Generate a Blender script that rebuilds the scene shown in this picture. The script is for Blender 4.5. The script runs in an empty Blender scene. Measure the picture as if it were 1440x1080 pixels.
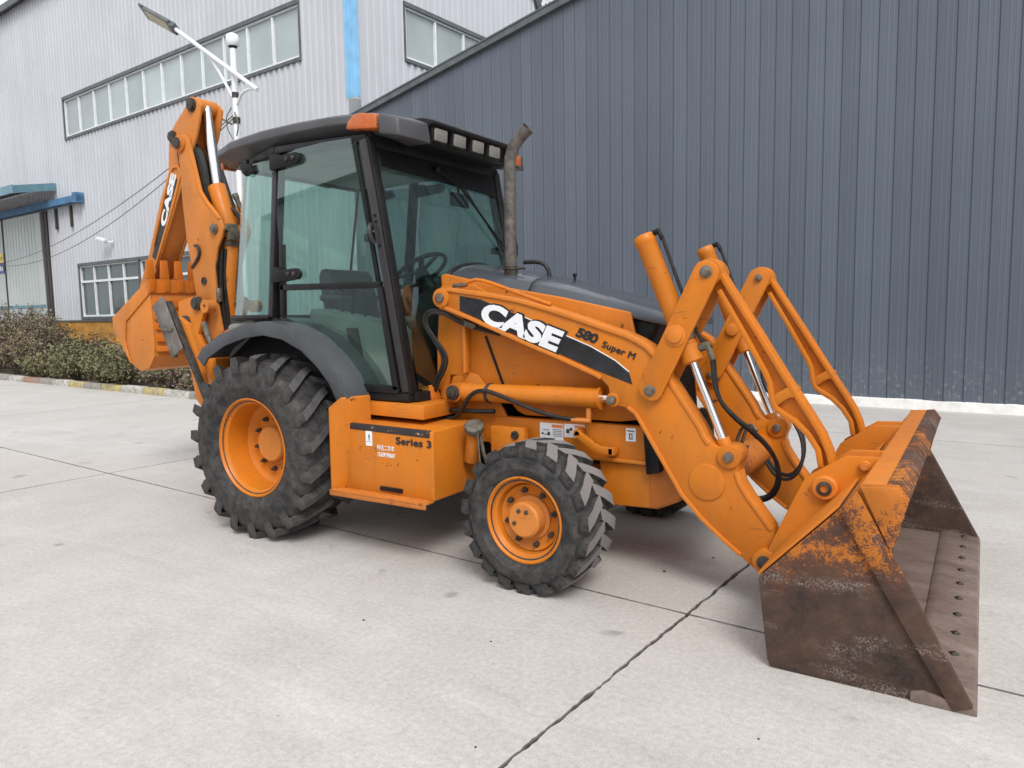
import bpy, bmesh, math, random
from mathutils import Vector, Matrix
R_ = math.radians
random.seed(7)
scene = bpy.context.scene
col = scene.collection

# ------------------------------------------------------------------ camera
cam_data = bpy.data.cameras.new('camera')
cam = bpy.data.objects.new('camera', cam_data)
col.objects.link(cam)
cam_data.sensor_fit = 'HORIZONTAL'
cam_data.sensor_width = 36.0
cam_data.lens = 26.12
cam_data.clip_end = 3000
_pos = (4.1637, -4.2970, 1.5149)
_r, _d, _f = [[0.845139, 0.534267, -0.017266], [0.037659, -0.091729, -0.995072], [-0.533218, 0.840324, -0.097644]]
cam.matrix_world = Matrix(((_r[0], -_d[0], -_f[0], _pos[0]),
                           (_r[1], -_d[1], -_f[1], _pos[1]),
                           (_r[2], -_d[2], -_f[2], _pos[2]),
                           (0, 0, 0, 1)))
scene.camera = cam

# ------------------------------------------------------------------ overcast sky and soft sun
SUN_EL, SUN_AZ = 48.0, 314.0            # azimuth the light comes from, counter-clockwise from +X
world = bpy.data.worlds.new('World')
scene.world = world
world.use_nodes = True
wn = world.node_tree.nodes
wl = world.node_tree.links
for n in list(wn):
    wn.remove(n)
sky = wn.new('ShaderNodeTexSky')
sky.sky_type = 'NISHITA'
sky.sun_disc = False
sky.sun_elevation = R_(SUN_EL)
sky.sun_rotation = R_(90 - SUN_AZ)
sky.air_density = 1.0
sky.dust_density = 6.0
sky.ozone_density = 1.0
hs = wn.new('ShaderNodeHueSaturation')      # cloud cover takes the blue out of the sky
hs.inputs['Saturation'].default_value = 0.16
mixw = wn.new('ShaderNodeMix')
mixw.data_type = 'RGBA'
mixw.inputs[0].default_value = 0.62         # and evens it out
mixw.inputs[7].default_value = (9.6, 9.9, 10.4, 1)
bg = wn.new('ShaderNodeBackground')
bg.inputs['Strength'].default_value = 0.11
wo = wn.new('ShaderNodeOutputWorld')
wl.new(sky.outputs[0], hs.inputs['Color'])
wl.new(hs.outputs[0], mixw.inputs[6])
wl.new(mixw.outputs[2], bg.inputs['Color'])
wl.new(bg.outputs[0], wo.inputs['Surface'])

sun_data = bpy.data.lights.new('sun', 'SUN')
sun_data.energy = 1.5
sun_data.angle = R_(22)
sun_data.color = (1.0, 0.97, 0.93)
sun = bpy.data.objects.new('sun', sun_data)
col.objects.link(sun)
sd = Vector((math.cos(R_(SUN_EL)) * math.cos(R_(SUN_AZ)), math.cos(R_(SUN_EL)) * math.sin(R_(SUN_AZ)), math.sin(R_(SUN_EL))))
sun.rotation_euler = sd.to_track_quat('Z', 'Y').to_euler()

scene.view_settings.view_transform = 'Standard'
scene.view_settings.look = 'None'
scene.view_settings.gamma = 1.0
scene.view_settings.use_curve_mapping = False
scene.view_settings.exposure = 0.42

# ------------------------------------------------------------------ mesh helpers
class MB:
    """collects shapes and links them as ONE mesh object"""
    def __init__(self):
        self.v = []
        self.f = []

    def add(self, vs, fs):
        o = len(self.v)
        self.v += [tuple(p) for p in vs]
        self.f += [tuple(i + o for i in f) for f in fs]
        return self

    def box(self, x0, x1, y0, y1, z0, z1):
        vs = [(x, y, z) for x in (x0, x1) for y in (y0, y1) for z in (z0, z1)]
        return self.add(vs, [(0, 1, 3, 2), (4, 6, 7, 5), (0, 4, 5, 1), (2, 3, 7, 6), (0, 2, 6, 4), (1, 5, 7, 3)])

    def hexa(self, b, t):
        """eight corners: four of the bottom, four of the top, same order"""
        return self.add(list(b) + list(t), [(3, 2, 1, 0), (4, 5, 6, 7), (0, 1, 5, 4), (1, 2, 6, 5), (2, 3, 7, 6), (3, 0, 4, 7)])

    def bar(self, p0, p1, w, d, up=(0, 0, 1)):
        """straight bar, w across and d along 'up' made square to the bar"""
        p0, p1 = Vector(p0), Vector(p1)
        t = (p1 - p0).normalized()
        s = t.cross(Vector(up))
        if s.length < 1e-4:
            s = t.cross(Vector((1, 0, 0)))
        s.normalize()
        n = s.cross(t).normalized()
        q = lambda p: [p - s * w / 2 - n * d / 2, p + s * w / 2 - n * d / 2, p + s * w / 2 + n * d / 2, p - s * w / 2 + n * d / 2]
        return self.hexa(q(p0), q(p1))

    def prism(self, poly, y0, y1):
        """xz outline pulled from y0 to y1"""
        n = len(poly)
        vs = [(x, y0, z) for x, z in poly] + [(x, y1, z) for x, z in poly]
        fs = [tuple(range(n)), tuple(range(2 * n - 1, n - 1, -1))]
        fs += [(i, i + n, (i + 1) % n + n, (i + 1) % n) for i in range(n)]
        return self.add(vs, fs)

    def slab(self, pts, d):
        """planar outline of 3D points pulled along the vector d"""
        n = len(pts)
        d = Vector(d)
        vs = [Vector(p) for p in pts] + [Vector(p) + d for p in pts]
        fs = [tuple(range(n)), tuple(range(2 * n - 1, n - 1, -1))]
        fs += [(i, i + n, (i + 1) % n + n, (i + 1) % n) for i in range(n)]
        return self.add(vs, fs)

    def ribbon(self, pts, w, y0, y1):
        """flat strip of width w along an xz polyline"""
        P = [Vector((p[0], p[1])) for p in pts]
        L, Rr = [], []
        for i, p in enumerate(P):
            a = (P[i] - P[i - 1]).normalized() if i else (P[1] - P[0]).normalized()
            b = (P[i + 1] - P[i]).normalized() if i < len(P) - 1 else a
            t = (a + b)
            t = t.normalized() if t.length > 1e-6 else a
            k = 1 / max(0.5, t.dot(a))
            nn = Vector((-t.y, t.x)) * (w / 2 * k)
            L.append(p + nn)
            Rr.append(p - nn)
        n = len(P)
        vs = [(q.x, y, q.y) for y in (y0, y1) for q in L + Rr]
        fs = []
        for i in range(n - 1):
            fs += [(i, i + 1, n + i + 1, n + i), (2 * n + i + 1, 2 * n + i, 3 * n + i, 3 * n + i + 1),
                   (i + 1, i, 2 * n + i, 2 * n + i + 1), (n + i, n + i + 1, 3 * n + i + 1, 3 * n + i)]
        fs += [(0, n, 3 * n, 2 * n), (n - 1, 3 * n - 1, 4 * n - 1, 2 * n - 1)]
        return self.add(vs, fs)

    def cyl(self, p0, p1, r0, r1=None, seg=16, caps=True):
        r1 = r0 if r1 is None else r1
        return self.lathe([(r0, 0), (r1, (Vector(p1) - Vector(p0)).length)], p0, Vector(p1) - Vector(p0), seg, caps)

    def lathe(self, prof, origin, axis, seg=24, caps=True):
        """profile of (radius, height along axis)"""
        a = Vector(axis).normalized()
        s = a.orthogonal().normalized()
        if abs(a.y) > 0.99:
            s = Vector((0, 0, 1))
        t = a.cross(s)
        o = Vector(origin)
        vs, fs = [], []
        for r, h in prof:
            for k in range(seg):
                an = 2 * math.pi * k / seg
                vs.append(o + a * h + (s * math.cos(an) + t * math.sin(an)) * r)
        m = len(prof)
        for j in range(m - 1):
            for k in range(seg):
                k2 = (k + 1) % seg
                fs.append((j * seg + k, j * seg + k2, (j + 1) * seg + k2, (j + 1) * seg + k))
        if caps:
            if prof[0][0] > 1e-5:
                fs.append(tuple(range(seg - 1, -1, -1)))
            if prof[-1][0] > 1e-5:
                fs.append(tuple(range((m - 1) * seg, m * seg)))
        return self.add(vs, fs)

    def tube(self, path, r, seg=8, caps=True, smooth=0):
        P = [Vector(p) for p in path]
        for _ in range(smooth):            # corner cutting
            Q = [P[0]]
            for a, b in zip(P, P[1:]):
                Q += [a * 0.75 + b * 0.25, a * 0.25 + b * 0.75]
            P = Q + [P[-1]]
        t0 = (P[1] - P[0]).normalized()
        s = t0.orthogonal().normalized()
        vs, fs = [], []
        for i, p in enumerate(P):
            t = (P[min(i + 1, len(P) - 1)] - P[max(i - 1, 0)]).normalized()
            s = (s - t * s.dot(t)).normalized()
            n = t.cross(s)
            for k in range(seg):
                an = 2 * math.pi * k / seg
                rr = r[i] if isinstance(r, (list, tuple)) else r
                vs.append(p + (s * math.cos(an) + n * math.sin(an)) * rr)
        for j in range(len(P) - 1):
            for k in range(seg):
                k2 = (k + 1) % seg
                fs.append((j * seg + k, j * seg + k2, (j + 1) * seg + k2, (j + 1) * seg + k))
        if caps:
            fs.append(tuple(range(seg - 1, -1, -1)))
            m = (len(P) - 1) * seg
            fs.append(tuple(range(m, m + seg)))
        return self.add(vs, fs)

    def mesh(self, name, bevel=0.0, segs=2, angle=32, sy=1):
        me = bpy.data.meshes.new(name)
        me.from_pydata([(x, y * sy, z) for x, y, z in self.v], [], self.f)
        bm = bmesh.new()
        bm.from_mesh(me)
        bmesh.ops.recalc_face_normals(bm, faces=bm.faces)
        if bevel > 0:
            ed = [e for e in bm.edges if len(e.link_faces) == 2 and e.calc_face_angle(0) > R_(28)]
            bmesh.ops.bevel(bm, geom=ed, offset=bevel, segments=segs, profile=0.5, affect='EDGES', clamp_overlap=True)
        bm.to_mesh(me)
        bm.free()
        me.polygons.foreach_set('use_smooth', [True] * len(me.polygons))
        me.set_sharp_from_angle(angle=R_(angle))
        return me

    def build(self, name, mat, parent=None, bevel=0.0, segs=2, angle=32, sy=1, loc=None, rot=None):
        return put(name, self.mesh(name, bevel, segs, angle, sy), mat, parent, loc, rot)


ROOTM = {}


def put(name, me, mat, parent=None, loc=None, rot=None):
    o = bpy.data.objects.new(name, me)
    col.objects.link(o)
    if mat is not None and not me.materials:
        me.materials.append(mat)
    if loc is not None:
        o.location = loc
    if rot is not None:
        o.rotation_euler = rot
    if parent is not None:
        o.parent = parent
        if parent.name in ROOTM:
            o.matrix_parent_inverse = ROOTM[parent.name].inverted()
    return o


def thing(name, label, cat, loc=(0, 0, 0), rz=0.0, group=None):
    o = bpy.data.objects.new(name, None)
    col.objects.link(o)
    o.empty_display_size = 0.3
    o.location = loc
    o.rotation_euler = (0, 0, rz)
    ROOTM[o.name] = Matrix.Translation(loc) @ Matrix.Rotation(rz, 4, 'Z')
    return tag(o, label, cat, group)


def tag(o, label=None, cat=None, group=None, kind=None):
    for k, v in (('label', label), ('category', cat), ('group', group), ('kind', kind)):
        if v:
            o[k] = v
    return o


# the yard and the halls stand 4.4 degrees off the machine's own axis: u runs along the facades, v away from the yard
SITE = R_(-4.4)
UX = Vector((math.cos(SITE), math.sin(SITE), 0))
VX = Vector((-math.sin(SITE), math.cos(SITE), 0))


def S(u, v, z=0.0):
    return UX * u + VX * v + Vector((0, 0, z))


def sbox(mb, u0, u1, v0, v1, z0, z1):
    q = lambda z: [S(u0, v0, z), S(u1, v0, z), S(u1, v1, z), S(u0, v1, z)]
    return mb.hexa(q(z0), q(z1))


# ------------------------------------------------------------------ materials
class NT:
    def __init__(self, name):
        self.m = bpy.data.materials.new(name)
        self.m.use_nodes = True
        self.n = self.m.node_tree.nodes
        self.l = self.m.node_tree.links
        self.b = self.n['Principled BSDF']
        self.out = self.n['Material Output']
        self.tc = self.n.new('ShaderNodeTexCoord')

    def link(self, a, b):
        self.l.new(a, b)

    def vec(self, scale=(1, 1, 1), src='Object'):
        mp = self.n.new('ShaderNodeMapping')
        mp.inputs['Scale'].default_value = scale
        self.link(self.tc.outputs[src], mp.inputs['Vector'])
        return mp.outputs[0]

    def noise(self, scale, detail=4, rough=0.55, stretch=(1, 1, 1), dist=0.0):
        t = self.n.new('ShaderNodeTexNoise')
        t.inputs['Scale'].default_value = scale
        t.inputs['Detail'].default_value = detail
        t.inputs['Roughness'].default_value = rough
        t.inputs['Distortion'].default_value = dist
        self.link(self.vec(stretch), t.inputs['Vector'])
        return t.outputs[0]

    def ramp(self, src, stops):
        r = self.n.new('ShaderNodeValToRGB')
        while len(r.color_ramp.elements) < len(stops):
            r.color_ramp.elements.new(0.5)
        for e, (p, c) in zip(r.color_ramp.elements, stops):
            e.position = p
            e.color = (c, c, c, 1) if isinstance(c, (int, float)) else (c[0], c[1], c[2], 1)
        self.link(src, r.inputs[0])
        return r.outputs[0]

    def mix(self, fac, a, b, mode='MIX'):
        x = self.n.new('ShaderNodeMix')
        x.data_type = 'RGBA'
        x.blend_type = mode
        for i, s in ((0, fac), (6, a), (7, b)):
            if hasattr(s, 'is_linked') or hasattr(s, 'links'):
                self.link(s, x.inputs[i])
            elif i == 0:
                x.inputs[0].default_value = s
            else:
                x.inputs[i].default_value = (s[0], s[1], s[2], 1)
        return x.outputs[2]

    def math(self, op, a, b=0.0):
        x = self.n.new('ShaderNodeMath')
        x.operation = op
        for i, s in ((0, a), (1, b)):
            if hasattr(s, 'links'):
                self.link(s, x.inputs[i])
            else:
                x.inputs[i].default_value = s
        return x.outputs[0]

    def height(self, z0, z1):
        sx = self.n.new('ShaderNodeSeparateXYZ')
        self.link(self.tc.outputs['Object'], sx.inputs[0])
        mr = self.n.new('ShaderNodeMapRange')
        mr.inputs[1].default_value = z0
        mr.inputs[2].default_value = z1
        self.link(sx.outputs[2], mr.inputs[0])
        return mr.outputs[0]

    def bump(self, src, strength=0.2, dist=0.01):
        b = self.n.new('ShaderNodeBump')
        b.inputs['Strength'].default_value = strength
        b.inputs['Distance'].default_value = dist
        self.link(src, b.inputs['Height'])
        self.link(b.outputs[0], self.b.inputs['Normal'])

    def set(self, color=None, rough=None, metal=None, coat=None):
        for key, val in (('Base Color', color), ('Roughness', rough), ('Metallic', metal), ('Coat Weight', coat)):
            if val is None:
                continue
            if hasattr(val, 'links'):
                self.link(val, self.b.inputs[key])
            elif key == 'Base Color':
                self.b.inputs[key].default_value = (val[0], val[1], val[2], 1)
            else:
                self.b.inputs[key].default_value = val
        return self.m


def simple(name, c, rough=0.5, metal=0.0, var=0.25, scale=6.0, bump=0.0, spec=0.5):
    t = NT(name)
    t.b.inputs['Specular IOR Level'].default_value = spec
    n = t.noise(scale, 5)
    lo = tuple(x * (1 - var) for x in c)
    hi = tuple(min(1, x * (1 + var)) for x in c)
    c2 = t.ramp(n, [(0.3, lo), (0.7, hi)])
    r2 = t.ramp(t.noise(scale * 3.1, 4), [(0.3, max(0.02, rough - 0.1)), (0.7, min(1, rough + 0.1))])
    if bump:
        t.bump(t.noise(scale * 12, 3), bump, 0.004)
    return t.set(c2, r2, metal)


def paint(name, c, rough=0.38, chips=0.0, dirt=0.35, seed=0.0, low=None):
    """old machine paint: fading, dusty film, chips down to rust"""
    t = NT(name)
    big = t.noise(1.7 + seed, 5, 0.6)
    c1 = t.mix(t.ramp(big, [(0.3, 0.0), (0.72, 1.0)]), tuple(x * 0.90 for x in c), tuple(min(1, x * 1.08) for x in c))
    dust = t.ramp(t.noise(5.3, 7, 0.7, (1, 1, 0.35)), [(0.44, 0.0), (0.80, dirt)])
    c2 = t.mix(dust, c1, (0.30, 0.115, 0.030))
    film = t.ramp(t.noise(2.3, 8, 0.68, (1, 1, 0.6), 0.7), [(0.48, 0.0), (0.80, 0.42)])
    c2 = t.mix(film, c2, (0.46, 0.205, 0.055))
    scr = t.ramp(t.noise(26, 3, 0.5, (0.16, 1, 2.6), 1.0), [(0.66, 0.0), (0.70, 0.55)])
    c2 = t.mix(t.math('MULTIPLY', scr, t.ramp(t.noise(2.9, 3), [(0.50, 0.0), (0.62, 1.0)])), c2, (0.20, 0.075, 0.022))
    fine = t.noise(70, 3, 0.6)
    chipn = t.noise(9 + seed, 8, 0.72)
    lo = 0.72 - chips * 0.22
    chip = t.ramp(chipn, [(lo, 0.0), (lo + 0.018, 1.0)])
    c3 = t.mix(chip, c2, t.mix(fine, (0.035, 0.018, 0.012), (0.12, 0.045, 0.02)))
    r = t.ramp(t.noise(14, 5), [(0.3, rough - 0.07), (0.75, rough + 0.16)])
    rr = t.mix(chip, r, (0.8, 0.8, 0.8))
    t.bump(t.math('ADD', t.math('MULTIPLY', fine, 0.25), t.math('MULTIPLY', chip, -0.6)), 0.12, 0.003)
    t.b.inputs['Specular IOR Level'].default_value = 0.27
    return t.set(c3, rr)


def rusty(name, c, amount, zr=(0.0, 0.9)):
    """bucket steel: paint worn off from below, red rust, black scale and pale scrapes"""
    t = NT(name)
    h = t.height(*zr)
    speck = t.noise(120, 5, 0.75)
    m = t.math('ADD', t.math('MULTIPLY', t.noise(2.6, 9, 0.70, (1, 1, 1), 0.5), 0.95), t.math('MULTIPLY', h, -0.50))
    m = t.math('ADD', m, t.math('MULTIPLY', t.noise(26, 6, 0.75), 0.45))
    m = t.math('ADD', m, t.math('MULTIPLY', speck, 0.50))
    m = t.math('SUBTRACT', m, 0.22)
    wear = t.ramp(m, [(amount, 0.0), (amount + 0.06, 1.0)])
    deep = t.ramp(m, [(amount + 0.03, 0.0), (amount + 0.20, 1.0)])
    red = t.mix(speck, (0.045, 0.020, 0.015), (0.19, 0.075, 0.040))
    dark = t.mix(t.ramp(t.noise(5, 8, 0.72), [(0.35, 0.0), (0.65, 1.0)]), (0.026, 0.0185, 0.016), (0.105, 0.060, 0.042))
    dark = t.mix(t.ramp(t.noise(85, 5, 0.7), [(0.45, 0.0), (0.72, 0.65)]), dark, (0.070, 0.050, 0.040))
    rust = t.mix(deep, red, dark)
    pale = t.math('MULTIPLY', t.ramp(t.noise(3.1, 6, 0.65, (0.7, 1, 2.6)), [(0.54, 0.0), (0.64, 1.0)]),
                  t.ramp(t.noise(150, 4, 0.75), [(0.50, 0.0), (0.58, 1.0)]))
    rust = t.mix(t.math('MULTIPLY', pale, 0.45), rust, (0.44, 0.38, 0.34))
    base = t.mix(t.ramp(t.noise(5, 6), [(0.3, 0.0), (0.7, 1.0)]), tuple(x * 0.72 for x in c), c)
    colr = t.mix(wear, base, rust)
    t.bump(t.math('ADD', t.noise(45, 6, 0.7), t.math('MULTIPLY', wear, -0.5)), 0.45, 0.005)
    t.b.inputs['Specular IOR Level'].default_value = 0.3
    return t.set(colr, t.mix(wear, (0.45, 0.45, 0.45), (0.82, 0.82, 0.82)))


def glass(name, tint, ior=1.5):
    """tinted pane: transparent body with mirror-like surface by Fresnel"""
    t = NT(name)
    t.n.remove(t.b)
    tr = t.n.new('ShaderNodeBsdfTransparent')
    tr.inputs[0].default_value = (*tint, 1)
    gl = t.n.new('ShaderNodeBsdfGlossy')
    gl.inputs['Roughness'].default_value = 0.015
    gl.inputs[0].default_value = (0.95, 1, 0.98, 1)
    fr = t.n.new('ShaderNodeFresnel')
    geo = t.n.new('ShaderNodeNewGeometry')
    mr = t.n.new('ShaderNodeMapRange')          # both faces of the pane meet air: keep one ratio on either side
    mr.inputs[3].default_value = ior
    mr.inputs[4].default_value = 1 / ior
    t.link(geo.outputs['Backfacing'], mr.inputs[0])
    t.link(mr.outputs[0], fr.inputs[0])
    mx = t.n.new('ShaderNodeMixShader')
    df = t.n.new('ShaderNodeBsdfDiffuse')          # thin pale film that lightens the panes in place of reflected sky
    df.inputs[0].default_value = (.55, .56, .54, 1)
    md = t.n.new('ShaderNodeMixShader')
    t.link(t.ramp(t.noise(3.5, 6, .65), [(.40, .0), (.80, .018)]), md.inputs[0])
    t.link(tr.outputs[0], md.inputs[1])
    t.link(df.outputs[0], md.inputs[2])
    t.link(fr.outputs[0], mx.inputs[0])
    t.link(md.outputs[0], mx.inputs[1])
    t.link(gl.outputs[0], mx.inputs[2])
    t.link(mx.outputs[0], t.out.inputs['Surface'])
    return t.m


ORANGE = (0.560, 0.166, 0.011)
M = {}
M['orange'] = paint('orange_paint', ORANGE, 0.38, 0.34, 0.60)
M['orange_worn'] = paint('worn_orange_paint', (0.50, 0.130, 0.010), 0.46, 0.52, 0.45, 1.3)
M['orange_faded'] = paint('faded_orange_paint', (0.56, 0.190, 0.036), 0.50, 0.30, 0.60, 0.6)
M['orange_light'] = paint('rubbed_orange_paint', (0.60, 0.185, 0.022), 0.42, 0.12, 0.30, 2.1)
M['bucket'] = rusty('bucket_steel', (0.50, 0.155, 0.018), 0.345, (0.05, 0.86))
M['bucket_lip'] = rusty('bucket_lip_steel', (0.52, 0.17, 0.022), 0.33, (-0.5, 1.6))
M['bucket_in'] = rusty('bucket_inside_steel', (0.40, 0.15, 0.04), 0.02, (-0.5, 3.0))


def scoured(name):
    t = NT(name)
    a = t.ramp(t.noise(4, 8, .7, (.5, 1.4, 1)), [(.3, (.120, .080, .064)), (.55, (.210, .155, .130)), (.78, (.32, .265, .235))])
    a = t.mix(t.ramp(t.noise(40, 5, .7), [(.5, 0.0), (.8, .7)]), a, (.075, .052, .042))
    t.bump(t.noise(35, 5, .7), .2, .003)
    return t.set(a, .62, .15)


M['scoured'] = scoured('scoured_bucket_floor')
M['pitted'] = rusty('pitted_orange_paint', (0.52, 0.165, 0.03), 0.66, (-1, 4))
M['grey_plastic'] = simple('grey_plastic', (0.060, 0.064, 0.070), 0.46, 0, 0.14, 8, 0.05, 0.35)
M['roof_grey'] = simple('cab_roof_plastic', (0.062, 0.060, 0.064), 0.42, 0, 0.16, 4, 0.04, 0.4)
M['hood_grey'] = simple('hood_grey_paint', (0.056, 0.063, 0.075), 0.18, 0, 0.06, 1.5)
M['black'] = simple('black_plastic', (0.009, 0.009, 0.0095), 0.50, 0, 0.3, 12, 0, 0.25)
M['frame_black'] = simple('cab_frame_black', (0.011, 0.0105, 0.0115), 0.42, 0, 0.3, 9, 0, 0.28)
M['pillar'] = simple('pillar_grey', (0.028, 0.025, 0.027), 0.40, 0, 0.2, 7, 0, 0.4)
M['hose'] = simple('hose_rubber', (0.020, 0.019, 0.017), 0.50, 0, 0.35, 20, 0, 0.3)
M['steel'] = simple('pin_steel', (0.20, 0.17, 0.14), 0.45, 0.7, 0.4, 40)
M['dark_steel'] = simple('dark_steel', (0.055, 0.046, 0.040), 0.55, 0.4, 0.5, 26, 0.2)
M['chrome'] = simple('chromed_rod', (0.78, 0.78, 0.77), 0.14, 1.0, 0.05, 6)
M['grime'] = simple('greasy_fitting', (0.11, 0.10, 0.075), 0.6, 0.2, 0.5, 30, 0.2)
M['exhaust'] = simple('sooted_exhaust_steel', (0.105, 0.092, 0.082), 0.6, 0.3, 0.45, 22, 0.2)
M['white'] = simple('white_print', (0.72, 0.74, 0.76), 0.45, 0, 0.05, 10)
M['blackprint'] = simple('black_print', (0.015, 0.016, 0.018), 0.32, 0, 0.4, 12)
M['amber'] = simple('amber_lens', (0.46, 0.115, 0.03), 0.25, 0, 0.15, 14)
M['lens'] = simple('lamp_lens', (0.20, 0.19, 0.17), 0.18, 0, 0.2, 60)
M['seat'] = simple('black_seat_vinyl', (0.030, 0.027, 0.026), 0.5, 0, 0.3, 8)
M['trim'] = simple('cab_trim_grey', (0.21, 0.215, 0.20), 0.6, 0, 0.15, 6)
M['yellow_print'] = simple('yellow_print', (0.70, 0.55, 0.10), 0.5, 0, 0.1, 10)
M['orange_print'] = simple('warning_orange_print', (0.65, 0.20, 0.05), 0.5, 0, 0.1, 10)
M['glass'] = glass('tinted_cab_glass', (0.745, 0.865, 0.83), 1.78)


def rubber(name, c, dusty):
    t = NT(name)
    d = t.ramp(t.noise(15, 8, 0.75), [(0.40, 0.0), (0.82, dusty)])
    c1 = t.mix(t.ramp(t.noise(2.5, 5), [(0.3, 0.0), (0.7, 1.0)]), tuple(x * 0.75 for x in c), tuple(x * 1.3 for x in c))
    t.bump(t.noise(55, 5, 0.6), 0.25, 0.004)
    t.b.inputs['Specular IOR Level'].default_value = 0.3
    return t.set(t.mix(d, c1, (0.19, 0.175, 0.16)), t.ramp(t.noise(9, 4), [(0.3, 0.55), (0.7, 0.8)]))


M['rubber'] = rubber('tyre_rubber', (0.020, 0.0198, 0.0205), 0.48)
M['lug_rubber'] = rubber('tread_rubber', (0.075, 0.074, 0.076), 0.6)
M['lug_front'] = rubber('front_tread_rubber', (0.19, 0.185, 0.19), 0.8)
M['dark_print'] = simple('dark_print', (0.05, 0.05, 0.055), 0.5, 0, 0.2, 12)
M['green_print'] = simple('green_print', (0.12, 0.30, 0.14), 0.5, 0, 0.2, 12)


def scuffed():
    t = NT('scuffed_grey_steel')
    n = t.noise(9, 7, 0.7, (1, 1, 0.5))
    return t.set(t.ramp(n, [(0.3, (0.06, 0.055, 0.05)), (0.55, (0.16, 0.14, 0.125)), (0.75, (0.27, 0.25, 0.23))]), 0.55, 0.3)


M['scuffed'] = scuffed()


def worn_black():
    """black anti-slip strip scraped through to paint and primer"""
    t = NT('worn_black_strip')
    n = t.noise(11, 8, 0.72, (1, 1, 2.0))
    c = t.ramp(n, [(0.0, (0.016, 0.012, 0.016)), (0.61, (0.026, 0.020, 0.020)), (0.635, (0.36, 0.18, 0.09)), (0.70, (0.48, 0.34, 0.25))])
    return t.set(c, 0.6)


M['worn_black'] = worn_black()
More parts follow.
